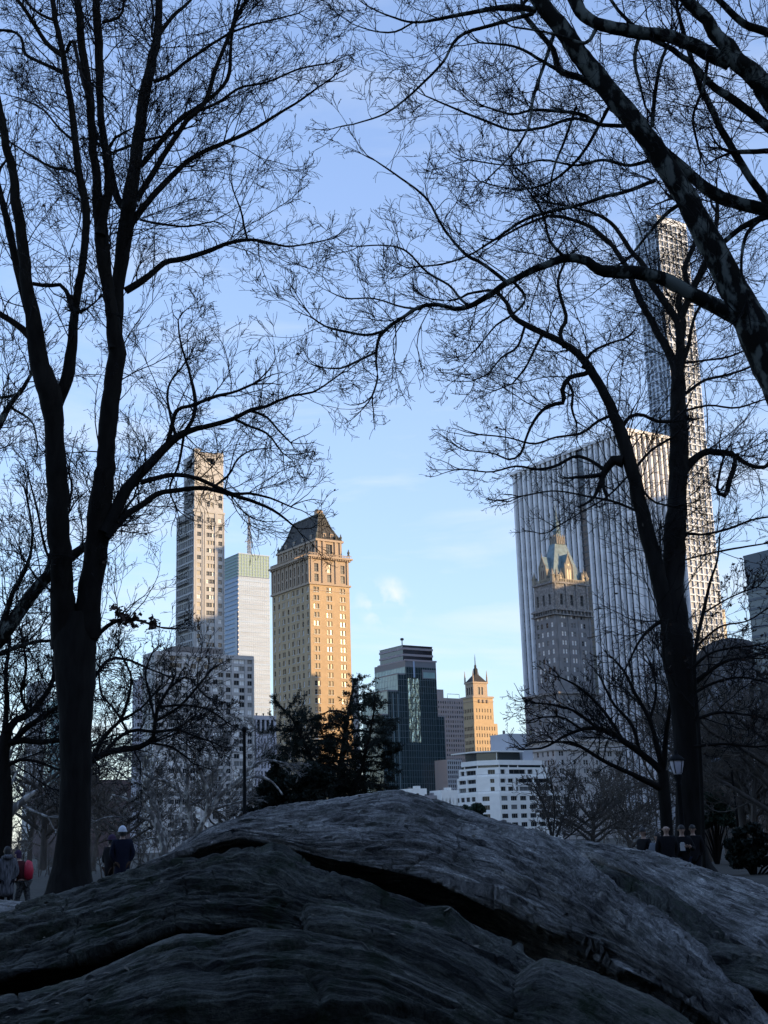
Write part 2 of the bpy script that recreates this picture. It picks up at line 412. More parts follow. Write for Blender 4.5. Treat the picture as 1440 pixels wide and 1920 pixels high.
# ---- 4. golden hotel tower with mansard roof
brick = nmat('buff_brick', (.45,.34,.215), .88, noise=(.35,.08))
lime = nmat('hotel_limestone_trim', (.40,.32,.245), .85)
slate = nmat('weathered_slate_roof', (.032,.030,.030), .75, noise=(.8,.4))
copper = nmat('copper_ridge', (.10,.11,.10), .6)
b = Building('mansard_hotel_tower', 580, 1042, 637, 'sunlit buff brick hotel tower with dark mansard roof and finials at its top')
H = b.Z; wx = b.x(654, H); wy = b.y(510, H); zb2 = b.z(1093); fl = 16*.2589*1.02
cc = []
for c in (593, 617, 642):
    u = b.x(c, H-20); cc += [(u-1.55,u-.2),(u+.2,u+1.55)]
cl = []
for i, c in enumerate(np.linspace(.06, .94, 8)):
    u = wy*c; cl += [(u-1.4,u-.2),(u+.2,u+1.4)] if i in (2,3,5) else [(u-.75,u+.75)]
b.mass(0, 0, wx, wy, 0, zb2, brick, right=dict(cols=cc, rows=rows(zb2-.6,3,fl,2.45,.8), dep=.4, mix=(.85,.15,.0), cross=1),
       left=dict(cols=cl, rows=rows(zb2-.6,3,fl,2.7,.7), dep=.4, mix=(.3,.25,.45), cross=1))
cc2 = []
for c in (593, 617, 642): u = b.x(c, H-5); cc2.append((u-1.2,u+1.2))
b.mass(.1, .1, wx-.2, wy-.2, zb2, H, lime, right=dict(cols=cc2, rows=[(zb2+1.2,zb2+5.0),(zb2+6.1,H-3.4)], dep=.6, mix=(.8,.2,0), cross=3),
       left=dict(cols=even(wy,9,1.3,.8), rows=[(zb2+1.2,zb2+5.0),(zb2+6.1,H-3.4)], dep=.6, mix=(.6,.3,.1), cross=3))
tr = MB()
def ring(mb, x0,y0,x1,y1,z0,z1,o,mt):      # projecting course round a box
    mb.box((x0-o,y0-o,z0),(x1+o,y0-.003,z1),mt); mb.box((x0-o,y1+.003,z0),(x1+o,y1+o,z1),mt)
    mb.box((x0-o,y0-.003,z0),(x0-.003,y1+.003,z1),mt); mb.box((x1+.003,y0-.003,z0),(x1+o,y1+.003,z1),mt)
ring(tr, 0,0,wx,wy, zb2-.5, zb2+.4, .7, lime); ring(tr, 0,0,wx,wy, H-1.3, H-.5, .7, lime); ring(tr, 0,0,wx,wy, H-.5, H+.4, 1.5, lime)
for u in np.linspace(.5, wx-.5, 22): tr.box((u-.25,-1.2,H-1.25),(u+.25,-.703,H-.503), lime)
for v in np.linspace(.5, wy-.5, 22): tr.box((-1.2,v-.25,H-1.25),(-.703,v+.25,H-.503), lime)
for c in (583.5, 605, 629.5, 651): u = b.x(c, H-5); tr.box((u-.5,-.55,zb2+.4),(u+.5,.09,H-1.3), lime, 'k')
for a in np.linspace(.3, wy-.3, 10): tr.box((-.5,a-.35,zb2+.4),(.09,a+.35,H-1.3), lime, 'r')
for (z0q, z1q) in rows(zb2-.6,3,fl,2.45,.8):
    for c in (593, 617, 642): u = b.x(c, H-20); tr.box((u-1.75,-.22,z0q-.3),(u+1.75,-.004,z0q-.03), nmat('pale_window_sill', (.55,.55,.53), .7), 'k')
    for u0q, u1q in cl: tr.box((-.2,u0q-.12,z0q-.3),(-.004,u1q+.12,z0q-.03), MATS['pale_window_sill'], 'r')
zq = b.z(1106); tr.box((0,-.18,zq),(wx,-.003,zq+.35), lime,'k')
b.part('cornice', tr)
# balustrade and setback storey
x0, y0 = b.x(594, H, y=3), 3.2; X1 = b.x(641, H, y=y0); Y1 = b.y(521, H, x=x0); z2 = b.z(1011, x0, y0)
ud = X1-x0
b.mass(x0, y0, ud, Y1-y0, H+.02, z2, lime, right=dict(cols=[(ud*.38,ud*.62)], rows=[(H+1.2,z2-2.0)], dep=.8, mix=(1,0,0), cross=3),
       left=dict(cols=even(Y1-y0,7,1.5,1), rows=[(H+1.2,z2-2.0)], dep=.9, mix=(1,0,0), cross=3))
up_ = MB(); ring(up_, x0,y0,X1,Y1, z2-.7, z2+.35, .8, lime)
for f in (.06,.26,.74,.94): up_.box((x0+ud*f-.55,y0-.7,H+.02),(x0+ud*f+.55,y0-.004,z2-.7), lime, 'k')
for a in np.linspace(y0+.8, Y1-.8, 8): up_.box((x0-.6,a-.4,H+.02),(x0-.004,a+.4,z2-.7), lime, 'r')
for u in np.arange(.4, wx, .9): up_.box((u-.16,-1.1,H+.4),(u+.16,-.8,H+1.4), lime)
up_.box((-1.1,-1.15,H+1.4),(wx+1.1,-.75,H+1.65), lime); up_.box((-1.15,-.75,H+1.4),(-.75,wy,H+1.65), lime)
for v in np.arange(.4, wy, .9): up_.box((-1.1,v-.16,H+.4),(-.8,v+.16,H+1.4), lime)
b.part('setback_storey', up_)
rf = MB(); xa, ya = x0+.2, y0+.2; xb, yb = X1-.2, Y1-.2
zt = b.z(963, x0+3, y0+3)
tx0 = b.x(597, zt, y=ya+3.5); tx1 = b.x(607, zt, y=ya+3.5); ty0 = ya+3.5; ty1 = b.y(549, zt, x=tx0)
lo = [(xa,ya),(xb,ya),(xb,yb),(xa,yb)]; hi = [(tx0,ty0),(tx1,ty0),(tx1,ty1),(tx0,ty1)]; zr = z2+.4
for i in range(4):
    j = (i+1)%4
    mid = lambda p, q: (p[0]*.42+q[0]*.58, p[1]*.42+q[1]*.58)      # concave flare at the eave
    ml, mr_ = mid(lo[i],hi[i]), mid(lo[j],hi[j]); zm = zr+(zt-zr)*.46
    rf.poly([(*lo[i],zr),(*lo[j],zr),(*mr_,zm),(*ml,zm)], slate); rf.poly([(*ml,zm),(*mr_,zm),(*hi[j],zt),(*hi[i],zt)], slate)
rf.poly([(*p,zt) for p in hi], copper)
roof = b.part('roof', rf)
rg = MB()
for i in range(4):
    ml = (lo[i][0]*.42+hi[i][0]*.58, lo[i][1]*.42+hi[i][1]*.58)
    rg.tube([(*lo[i],zr),(*ml,zr+(zt-zr)*.46),(*hi[i],zt)], [.5,.45,.4], copper, 6)
    rg.tube([(*hi[i],zt+.1),(*hi[(i+1)%4],zt+.1)], [.5,.5], copper, 6)
for f in (.2,.4,.6,.8):
    yy = ya+(yb-ya)*f; y2 = ty0+(ty1-ty0)*f; rg.tube([(xa,yy,zr),(xa*.42+tx0*.58,yy*.42+y2*.58,zr+(zt-zr)*.46),(tx0,y2,zt)],[.16,.16,.16],copper,4)
    xx = xa+(xb-xa)*f; x2 = tx0+(tx1-tx0)*f; rg.tube([(xx,ya,zr),(xx*.42+x2*.58,ya*.42+ty0*.58,zr+(zt-zr)*.46),(x2,ty0,zt)],[.16,.16,.16],copper,4)
b.part('ridge', rg)
ch = MB(); ch.box((tx0-.6,ty0+.5,zt),(tx0+3.0,ty0+3.2,zt+2.0), lime); ch.box((tx0-.2,ty0+.6,zt+2.0),(tx0+.5,ty0+2.8,zt+2.7), slate); ch.box((tx0+1.5,ty0+.6,zt+2.0),(tx0+2.5,ty0+2.8,zt+2.5), slate)
ch.tube([(tx0-1.4,ty0+1,zt),(tx0-1.4,ty0+1,zt+2.6)],[.1,.05],railm,4); b.part('chimney', ch)
for f in (.35,.65):
    d = MB(); u = xa+(xb-xa)*f; d.box((u-.9,ya+.4,zr+.6),(u+.9,ya+3.5,zr+3.4), lime, 'b'); d.prism([(u-1.1,ya+.3),(u+1.1,ya+.3),(u+1.1,ya+3.2),(u-1.1,ya+3.2)], zr+3.4, zr+4.6, copper, scale=.25)
    d.poly([(u-.5,ya+.395,zr+.9),(u+.5,ya+.395,zr+.9),(u+.5,ya+.395,zr+3.0),(u-.5,ya+.395,zr+3.0)], g_dark); b.part('dormer', d)
for f in (.16,.38,.6,.82):
    d = MB(); v = ya+(yb-ya)*f; d.box((xa+.4,v-.9,zr+.6),(xa+3.4,v+.9,zr+3.2), lime, 'b'); d.prism([(xa+.3,v-1.1),(xa+3.2,v-1.1),(xa+3.2,v+1.1),(xa+.3,v+1.1)], zr+3.2, zr+4.3, copper, scale=.25)
    d.poly([(xa+.395,v+.5,zr+.9),(xa+.395,v-.5,zr+.9),(xa+.395,v-.5,zr+2.8),(xa+.395,v+.5,zr+2.8)], g_dark); b.part('dormer', d)
for (u,v) in [(X1-.4,y0),(X1-3.6,y0),(x0,Y1-.6),(x0,Y1-4.5),(X1-.4,y0+5),(x0+.2,y0+.2),(wx-.4,-.4)]:
    fn = MB(); zz = z2+.35 if u != wx-.4 else H+1.6
    fn.lathe((u,v,zz), [(.7,0),(.7,.6),(.35,.8),(.65,1.5),(.75,2.0),(.3,2.5),(.35,2.9),(.02,3.8)], copper, 8); b.part('finial', fn)
b.finish()

# ---- 5..6 small neighbours
b = Building('beige_apartment_house', 640, 1270, 830, 'small plain beige building just right of the mansard hotel tower')
wx = b.x(672, b.Z); b.mass(0,0,wx,18,0,b.Z, stone, right=dict(cols=even(wx,4,1.6), rows=rows(b.Z-12,5,4,1.8), mix=(.6,.2,.2))); b.finish()
wht = nmat('lavender_white_stone', (.42,.42,.48), .8)
b = Building('white_pier_building', 470, 1341, 590, 'low lavender white building with tall dark windows, between apartment block and hotel')
H = b.Z; wx = b.x(517, H)
b.mass(0,0,wx,14,b.z(1378),H, wht, right=dict(cols=even(wx,5,1.5,.6), rows=[(b.z(1376),H-1.8)], dep=.6, mix=(1,0,0)))
b.mass(-.6,-.6,wx+.6,15,0,b.z(1378), wht, right=dict(cols=even(wx+.6,8,.65,.3), rows=rows(b.z(1381),2,3.6,2.4,.5), dep=.4, mix=(.8,.1,.1)))
vt = MB()
for u in (2,4.5,8): vt.lathe((u,3,H),[(.3,0),(.3,.8),(.5,.9),(.5,1.3)],railm,8)
b.part('roof_vent', vt)
b.finish()

# ---- 7a. striped tower behind the dark glass building
st_l = nmat('pinkish_stone_band', (.34,.31,.34), .8); st_d = nmat('dark_ribbon_glass', (.02,.02,.03), .15, spec=.8)
b = Building('striped_office_tower', 755, 1210, 800, 'tower of alternating dark and pale bands rising behind the dark glass building')
H = b.Z; wx = b.x(810, H); wy = b.y(712, H); n = 16; fh = 3.9
b.wall.prism([(0,0),(wx,0),(wx,wy),(0,wy)], 0, H, st_d)
bd = MB()
for k in range(n):
    z_ = H-1.2-k*fh; e = .35 if k < 2 else 1.6
    bd.box((-.4,-.4,z_-1.3),(wx+e,-.003,z_), st_l); bd.box((-.4,0,z_-1.3),(-.003,wy+.4,z_), st_l)
    bd.box((wx+.003,0,z_-1.3),(wx+e,wy*.6,z_), st_l)
bd.box((-.2,-.2,H-.15),(wx+.2,wy+.2,H+.25), st_d)
b.part('spandrel', bd)
for k in range(2, 14):
    z_ = H-1.2-k*fh; c = MB()
    c.lathe((wx+1.2,1.5,z_-1.3),[(.1,0),(1.9,.05),(1.9,1.0),(.1,1.05)], st_l, 12)
    c.lathe((.3,wy+.2,z_-1.3),[(.1,0),(1.9,.05),(1.9,1.0),(.1,1.05)], st_l, 12); b.part('balcony', c)
mm = MB(); mx_ = b.x(755,H,y=2); mm.tube([(1,2,H),(1,2,H+3.4)],[.35,.3],railm,6); mm.lathe((1,2,H+3.2),[(.3,0),(1.2,.4),(1.0,1.5),(.2,1.7)],railm,8); b.part('roof_aerial', mm)
b.finish()
# ---- 7b. stepped dark glass building
dk = nmat('dark_teal_curtain_glass', (.016,.036,.046), .06, spec=1.0, bump=(.10,.10,1.6,(1,1,.55)))
tq = nmat('pale_teal_glass', (.30,.47,.48), .15, spec=1.0, noise=(.1,.15))  # stepped building's left faces: bright reflection put into this paler colour
ml_ = nmat('steel_mullion', (.15,.23,.27), .4, metal=.3); gp = nmat('grey_metal_parapet', (.17,.19,.22), .6)
b = Building('dark_glass_building', 760, 1262, 700, 'stepped dark green glass office building behind the evergreen tree')
H = b.Z; zA = b.z(1238)
xr = b.x(818, H); W = []
xb_ = b.x(745, H); zB = b.z(1262, xb_, 0)
xc = b.x(726, b.z(1292)); zC = b.z(1293, xc, 0)
xd = b.x(716, b.z(1338)); zD = b.z(1338, xd, 0)
ylA = b.y(702, zA); ylB = b.y(703, zB, x=xb_); ylC = b.y(679, zC, x=xc); ylD = b.y(690, zD, x=xd)
xe = b.x(833, b.z(1342, xr, 0)); zE = b.z(1342, xe, 0)
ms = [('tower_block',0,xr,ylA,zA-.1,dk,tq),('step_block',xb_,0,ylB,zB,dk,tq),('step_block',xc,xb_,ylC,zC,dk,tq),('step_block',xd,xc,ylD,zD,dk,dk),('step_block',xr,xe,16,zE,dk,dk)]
for nm, x0, x1, wy, zt, mr1, ml1 in ms:
    g = MB(); par = 3.2 if nm == 'tower_block' else .7
    g.poly([(x0,0,0),(x1,0,0),(x1,0,zt-par),(x0,0,zt-par)], mr1); g.poly([(x0,wy,0),(x0,0,0),(x0,0,zt-par),(x0,wy,zt-par)], ml1)
    g.box((x0,0,0),(x1,wy,zt-par), mr1, 'flbt'); g.box((x0,0,zt-par),(x1,wy,zt), gp, 'b')
    body = b.part(nm, g)
    q = MB()
    for u in np.arange(x0+.75, x1-.2, 1.5): q.box((u-.06,-.16,0),(u+.06,-.003,zt-par), ml_, 'kb')
    for z_ in np.arange(3.4, zt-par, 3.4): q.box((x0,-.12,z_-.07),(x1,-.004,z_+.07), ml_, 'k'); q.box((x0-.12,0,z_-.07),(x0-.004,wy,z_+.07), ml_, 'r')
    for v in np.arange(.75, wy, 1.5): q.box((x0-.16,v-.05,0),(x0-.003,v+.05,zt-par), ml_, 'rb')
    mu = q.build('mullion', body)
pn = MB(); u = b.x(776,zA-8); pn.box((u-.5,-.4,zA-9),(u+.5,-.17,zA-.3), gl_sp); u0 = b.x(791,zA-10); pn.box((u0,-.38,zA-9.5),(xr-.6,-.17,zA-4.5), gp)
pn.box((u0+.8,-.46,zA-9),(xr-1.2,-.385,zA-6), tq); pn.box((-.6,-.35,zA-.3),(xr+.4,-.2,zA+.6), st_l); b.part('roof_panel', pn)
vs = MB(); 
for px_ in (740, 749): u = b.x(px_, 40); vs.box((u-.35,-.55,0),(u+.35,-.17,zC-2), ml_)
b.part('service_riser', vs)
mir = nmat('reflection_stand_in_glass', (.55,.66,.58), .03, metal=1.0, bump=(.55,1.0,1.1,(1,1,.30)))  # added mirror panes stand in for a sunlit neighbour reflected in wavy glass
mp_ = MB(); ua, ub = b.x(767, 60), b.x(787, 60); za, zb_ = b.z(1392), b.z(1277)
for u in np.arange(ua, ub-.7, 1.5):
    for z_ in np.arange(za, zb_-1, 3.4): mp_.box((u+.1,-.2,z_+.1),(u+1.4,-.165,z_+3.3), mir)
b.part('added_reflection_pane', mp_)
rl = MB()
for v in np.arange(0, ylC, 1.6): rl.tube([(xc+.2,v,zC),(xc+.2,v,zC+1.2)],[.05,.05],railm,4)
rl.tube([(xc+.2,0,zC+1.2),(xc+.2,ylC,zC+1.2)],[.06,.06],railm,4); b.part('railing', rl)
bpy.data.objects.remove(b.wall.build('x')) if b.wall.f else None

# ---- 8. grey office block
gry = nmat('grey_precast', (.26,.25,.27), .85)
b = Building('grey_office_block', 819, 1308, 950, 'plain grey office block with a fine window grid, left of the golden spired tower')
H = b.Z; wx = b.x(868, H); b.mass(0,0,wx,20,0,H, gry, right=dict(cols=even(wx,11,.95,.4), rows=rows(H-1.5,8,3.4,1.7,.8), dep=.3, mix=(.6,.4,0)))
x1 = b.x(832,H,y=6); b.mass(-2,6,x1+2,12,H,b.z(1292,0,6), gry)
fr = MB(); fr.tube([(wx*.5,3,H),(wx*.5,3,H+3.4),(wx-1,3,H+3.4),(wx-1,3,H)],[.2,.2,.2,.2],railm,4); b.part('roof_rail', fr); b.finish()
b = Building('white_grid_office', 838, 1424, 700, 'small white gridded office front below the plain grey office block')
H = b.Z; wx = b.x(866, H); b.mass(0,0,wx,16,0,H, nmat('white_precast', (.5,.5,.52), .8), right=dict(cols=even(wx,7,.8,.2), rows=rows(H-.5,3,2.4,1.5,.4), dep=.3, mix=(.9,.1,0))); b.finish()

# ---- 9. golden tower with pyramidal roof
b = Building('spired_tower', 887, 1306, 1080, 'small golden brick tower with a pyramid roof and thin spires')
H = b.Z; wx = b.x(924, H); wy = b.y(865, H); zl = b.z(1356)
b.mass(0,0,wx,wy,zl,H, brick, right=dict(cols=even(wx,6,.95,1.6), rows=rows(H-8,zl,5.6,3.0,1.0), dep=.4, mix=(1,0,0)), left=dict(cols=even(wy,6,1.2,1), rows=rows(H-8,zl,5.6,3.0,1), dep=.4, mix=(1,0,0)))
b.mass(-.8,-.8,wx+1.6+2,wy+1.6,0,zl, brick, right=dict(cols=even(wx+3,8,.95,1.2), rows=rows(zl-1,6,5.6,3.0,1.0), dep=.4, mix=(1,0,0)), left=dict(cols=even(wy,7,1.2,1), rows=rows(zl-1,6,5.6,3.0,1.0), dep=.4, mix=(1,0,0)))
z1 = b.z(1278); x0 = 1.8; x1 = b.x(913, z1, y=1.5); y1 = b.y(872, z1, x=1.8)
b.mass(x0,1.5,x1-x0,y1-1.5,H,z1, lime, right=dict(cols=[((x1-x0)/2-2.6,(x1-x0)/2-.5),((x1-x0)/2+.5,(x1-x0)/2+2.6)], rows=[(H+2,z1-4)], dep=.7, mix=(1,0,0)), left=dict(cols=even(y1-1.5,3,1.8,1), rows=[(H+2,z1-4)], dep=.7, mix=(1,0,0)))
t = MB(); ring(t,0,0,wx,wy,H-.8,H+.6,.7,lime); ring(t,0,0,wx,wy,b.z(1315),b.z(1315)+.6,.4,lime); ring(t,x0,1.5,x1,y1,z1-1,z1+.3,.7,lime); b.part('cornice', t)
t = MB(); c = ((x0+x1)/2,(1.5+y1)/2); t.prism([(x0,1.5),(x1,1.5),(x1,y1),(x0,y1)], z1+.3, b.z(1265,*c), slate, scale=.25); b.part('roof', t)
t = MB(); zz = b.z(1266,*c); t.lathe((c[0],c[1],zz-1),[(2.0,0),(1.9,6),(1.0,7),(.9,9),(.4,10),(.3,15),(.02,19)],slate,8); b.part('spire', t)
for u,v in ((x0,1.5),(x1,1.5),(x0,y1),(x1,y1)): t = MB(); t.lathe((u,v,z1),[(.8,0),(.7,4),(.1,10)],lime,6); b.part('pinnacle', t)
t = MB()
for u in (wx*.3,wx*.5,wx*.7): t.lathe((u,-.3,H-5),[(.2,0),(1.3,.3),(1.3,2.6),(.2,3)],lime,8)
b.part('ornament', t)
b.finish()
# ---- 10. white building with terraces
wp = nmat('white_painted_concrete', (.84,.83,.80), .75, noise=(.4,.05))
dkg = nmat('terrace_glass', (.03,.04,.045), .12, spec=.8)
b = Building('terrace_building', 933, 1424, 560, 'low white building with curved stepped terraces and a flat canopy on its roof')
a_ = 6.5
def facets(b, x0, y0, wx, a, wy, z0, z1, mt, wr, wc, wl, dep=.35, mix=(.8,.2,0), cross=2, back=14):
    """chamfered block: right face, chamfer, left face, each with its own windows (cols, rows)"""
    s2 = math.sqrt(.5)
    for P, U, Wd, cfg in (((x0,y0,0), Vector((1,0,0)), wx, wr), ((x0-a,y0+a,0), Vector((s2,-s2,0)), a/s2, wc), ((x0-a,y0+a+wy,0), Vector((0,-1,0)), wy, wl)):
        out = []; grid_windows(b.wall, P, U, Wd, z0, z1, cfg[0], cfg[1], dep, mt, out)
        b.wins += [(o, mix, cross) for o in out]
    pts = [(x0,y0),(x0+wx,y0),(x0+wx,y0+a+wy),(x0-a,y0+a+wy),(x0-a,y0+a)]
    b.wall.poly([(*p,z1) for p in pts], mt)
    b.wall.poly([(*pts[1],z0),(*pts[2],z0),(*pts[2],z1),(*pts[1],z1)], mt)
    b.wall.poly([(*pts[2],z0),(*pts[3],z0),(*pts[3],z1),(*pts[2],z1)], mt)
H = b.Z; ly = lambda p, z, x: b.y(p, z, x=x)
xR0 = b.x(1051, b.z(1486)); z0_ = b.z(1487); z1_ = b.z(1455); z2_ = b.z(1438)
wl = ly(850, z0_, -a_)-a_
r0 = [(z0_-3.6*k-3.1, z0_-3.6*k-1.2) for k in (3,2,1,0)]
facets(b, 0,0, xR0, a_, wl, 0, z0_, wp, (cols([p*xR0 for p in (.08,.23,.38,.53,.68,.82,.94)], 3.3), r0), ([(2,5)], r0), (even(wl,4,2.6,1), r0))
xR1 = b.x(1032, z1_, y=.8)-.8; wl1 = ly(857, z1_, -a_+.8)-a_-.8
r1 = [(z0_+1.6, z0_+3.4)]
facets(b, .8,.8, xR1, a_, wl1, z0_, z1_, wp, ([(.8,3.6),(4.8,7.8),(9.0,10.4),(10.9,18.2),(19.0,xR1-.3)], [(z0_+.9,z0_+2.7),(z0_+4.3,z1_-1.0)]), ([(5.5,7.2)], [(z0_+.9,z0_+2.7),(z0_+4.3,z1_-1.0)]), ([(1,wl1-8),(wl1-7,wl1-1)], [(z0_+.9,z0_+2.7),(z0_+4.3,z1_-1.0)]), dep=.7, mix=(.9,.1,0))
xR2 = b.x(1026, z2_, y=1.6)-1.6; wl2 = ly(860, z2_, -a_+1.6)-a_-1.6
facets(b, 1.6,1.6, xR2, a_, wl2, z1_, z2_, wp, ([(.9,3.4),(5.5,14.5),(15.6,18.5)], [(z1_+1.0,z2_-.9)]), ([(4.5,7.5)], [(z1_+1.0,z2_-.9)]), ([(1,wl2-9),(wl2-8,wl2-1)], [(z1_+1.0,z2_-.9)]), dep=.7, mix=(.9,.1,0))
# recessed penthouse floor with its white parapet band above
def band(mb, x0, y0, wx, a, wy, z0, z1, mt):
    mb.prism([(x0,y0),(x0+wx,y0),(x0+wx,y0+a+wy),(x0-a,y0+a+wy),(x0-a,y0+a)], z0, z1, mt)
tb = MB(); band(tb, 3.2,3.2, xR2-2.5, a_, wl2-1.5, z2_, H-2.0, dkg); gl = b.part('penthouse_glass', tb)
tb = MB(); band(tb, 2.2,2.2, xR2-2.8, a_, wl2-1.6, H-2.0, H, wp)
s_ = [(3.0,3.0),(8,3.0),(13,3.0),(-a_+2.9,3+a_),(-a_+2.9,12+a_),(xR2-.7,3.0)]
for u,v in s_: tb.box((u-.2,v-.2,z2_),(u+.2,v+.1,H-2.0), wp)
b.part('parapet', tb)
zc = b.z(1408, 2, 6)
tb = MB(); band(tb, 5,6, 12, a_, 8, H, zc-.5, dkg); b.part('roof_lounge', tb)
tb = MB(); band(tb, 2.2,3.4, 15, a_+.5, 16, zc-.5, zc, wp)
tb.tube([(2.6,3.9,H),(2.6,3.9,zc-.5)],[.12,.12],wp,6); b.part('canopy', tb)
zm = b.z(1374, 0, 10); xm0 = b.x(952, zm, y=10)
mt_ = nmat('grey_metal_cladding', (.42,.44,.48), .6)
tb = MB(); xm1 = b.x(987, zm, y=10); ym = b.y(919, zm, x=xm0, y0=10); tb.box((xm0,10,zc),(xm1,ym,zm), mt_, 'b'); tb.box((xm0+1,14,zm),(xm0+1.8,14.8,zm+1.6), conc_d)
tb.box((b.x(982,zm,y=9)-3,7,H),(xm1+.5,9.8,zc+1.5), mt_); b.part('plant_room', tb)
for zz, ex, e2, ww in ((z0_, -.2, xR0, wl), (z1_, .6, xR1, wl1), (z2_, 1.4, xR2, wl2)):
    rl = MB(); s2 = ex
    for (p, q) in (((ex,ex),(e2,ex)), ((ex-a_,ex+a_),(ex,ex)), ((ex-a_,ex+a_+ww),(ex-a_,ex+a_))):
        rl.tube([(*p,zz+.9),(*q,zz+.9)],[.05,.05],railm,4,False)
    b.part('railing', rl)
b.finish()
# ---- 11. small low white houses
for (pl, pr, pt, lab) in ((770, 800, 1481, 'low white roofed building peeping over the rock below the dark glass building'),
                          (828, 858, 1484, 'small white stuccoed house with two dark windows beside the terrace building'),
                          (800, 830, 1494, 'grey low house between the two small white ones above the rock')):
    b = Building('low_house', pl, pt, 520, lab)
    H = b.Z; wx = b.x(pr, H); mt = gry if lab.startswith('grey') else wp
    b.mass(0,0,wx,8,0,H, mt, right=dict(cols=even(wx,4,.8,.3), rows=[(H-5.2,H-2.6),(H-9.5,H-6.8)], mix=(.9,.1,0)), para=.5)
    t = MB(); t.box((wx*.55,2,H),(wx*.8,4.5,H+1.6), mt); t.box((wx*.2,3,H),(wx*.3,4,H+1.1), conc_d); b.part('roof_hut', t); b.finish()

# ---- 12. tower with vertical white marble piers
mar = nmat('white_marble_pier', (.72,.74,.78), .55, noise=(.06,.12,(1,1,3)))
dst = nmat('dark_window_strip', (.012,.016,.026), .12, spec=.6)
b = Building('marble_pier_tower', 1175, 806, 700, 'broad office tower of white vertical piers and dark window strips')
H = b.Z; wx = b.x(1262, H); wy = b.y(961, H); 
b.wall.box((0,0,0),(wx,wy,H-1.2), dst, 'b')
b.finish('dark_glazing')
def pier(u, side, w=1.25, d=1.6):
    p = MB()
    if side == 'r': pts = [(u-w,-.004),(u-w*.62,-d),(u+w*.62,-d),(u+w,-.004)]
    else: pts = [(-.004,u+w),(-d,u+w*.62),(-d,u-w*.62),(-.004,u-w)]
    p.prism(pts, 0, H-6.5, mar); return p
NL, NR = 22, 9
for k in range(NL):
    if k == 8: continue
    pier(wy*(k+.5)/NL, 'l', wy/NL*.27, 1.7).build('pier', b.root)
for k in range(NR+1): pier(wx*k/NR if k not in (0,) else .9, 'r', wx/NR*.26, 1.7).build('pier', b.root)
pr_ = MB()
pr_.box((-1.7,-1.7,H-1.2),(wx+1.7,-.01,H+.6), mar); pr_.box((-1.7,-.01,H-1.2),(-.01,wy+1.2,H+.6), mar); pr_.box((-.01,-.01,H-1.2),(wx+1.7,wy+1.2,H-.2), asph)
for k in range(NL):
    if k != 8: v = wy*(k+.5)/NL; w_ = wy/NL*.27; pr_.box((-1.2,v-w_,H-6.5),(-.012,v+w_,H-1.203), mar)
for k in range(NR+1): u = wx*k/NR if k else .9; w_ = wx/NR*.26; pr_.box((u-w_,-1.2,H-6.5),(u+w_,-.012,H-1.203), mar)
b.part('parapet', pr_)
sp = MB(); z_ = 6.0
while z_ < H-8: sp.box((.2,-.22,z_),(wx-.2,-.006,z_+.9), nmat('bronze_spandrel', (.045,.05,.06), .4)); sp.box((-.22,.2,z_),(-.006,wy-.2,z_+.9), MATS['bronze_spandrel']); z_ += 3.9
b.part('spandrel', sp)

# ---- 13. gothic hotel tower with copper spire
ds = nmat('weathered_grey_brick', (.20,.205,.22), .9, noise=(.3,.2)); gs = nmat('gothic_sandstone', (.28,.255,.21), .85, noise=(.5,.12))
vg = nmat('verdigris_copper', (.13,.20,.24), .6, noise=(.5,.3)); pan = nmat('ornate_stone_panel', (.21,.205,.205), .9, noise=(1.2,.45), bump=(1.0,.6,.3))
b = Building('gothic_spire_tower', 1039, 1140, 640, 'slim dark brick hotel tower with golden gothic gables and green copper spire')
zc = b.Z; wx = b.x(1107, zc); wy = b.y(1002, zc); zt = b.z(1089); zb = b.z(1300)
cc = []
for c in (1057.5, 1075.5, 1094): u = b.x(c, zc-10); cc += [(u-1.5,u-.25),(u+.25,u+1.5)]
b.mass(0,0,wx,wy,zb,zc, ds, right=dict(cols=cc, rows=rows(zc-1.2,zb+2,4.4,2.3,.9), dep=.3, mix=(.2,.15,.65), cross=1),
       left=dict(cols=[(wy*f-.8,wy*f+.8) for f in (.16,.4,.66,.86)], rows=rows(zc-1.2,zb+2,4.4,2.4,.9), dep=.3, mix=(.2,.15,.65), cross=1))
b.mass(.3,.3,wx-.6,wy-.6,zc,zt, pan, right=dict(cols=[(wx*f-1.0,wx*f+1.0) for f in (.22,.5,.78)], rows=[(zc+2.2,zc+7.6)], dep=.6, mix=(1,0,0), cross=3),
       left=dict(cols=[(wy*f-.8,wy*f+.8) for f in (.2,.5,.8)], rows=[(zc+2.2,zc+7.6)], dep=.6, mix=(1,0,0), cross=3))
x0, y0 = b.x(1018, zb), 0
wl_ = b.y(983, zb, x=-3)-(-3); wr_ = b.x(1126, zb, y=-3)
b.mass(-3,-3,wr_+3,wl_,0,zb, ds, right=dict(cols=even(wr_+3,7,2.1,1), rows=rows(zb-2,3,4.4,2.4,.9), dep=.3, mix=(.4,.3,.3), cross=3),
       left=dict(cols=even(wl_,6,1.8,1), rows=rows(zb-2,3,4.4,2.4,.9), dep=.3, mix=(.4,.3,.3), cross=3))
gs0 = gs; gs = pan; t = MB(); ring(t,0,0,wx,wy,zc-.8,zc-.1,1.3,gs); ring(t,0,0,wx,wy,zc-.1,zc+.5,.6,pan); ring(t,0,0,wx,wy,zc-3.2,zc-2.7,1.3,gs); ring(t,.3,.3,wx-.3,wy-.3,zt-.9,zt+.1,.7,gs)
for u in np.linspace(.4,wx-.4,11): t.box((u-.22,-1.15,zc-2.7),(u+.22,-.01,zc-.8),gs,'k')
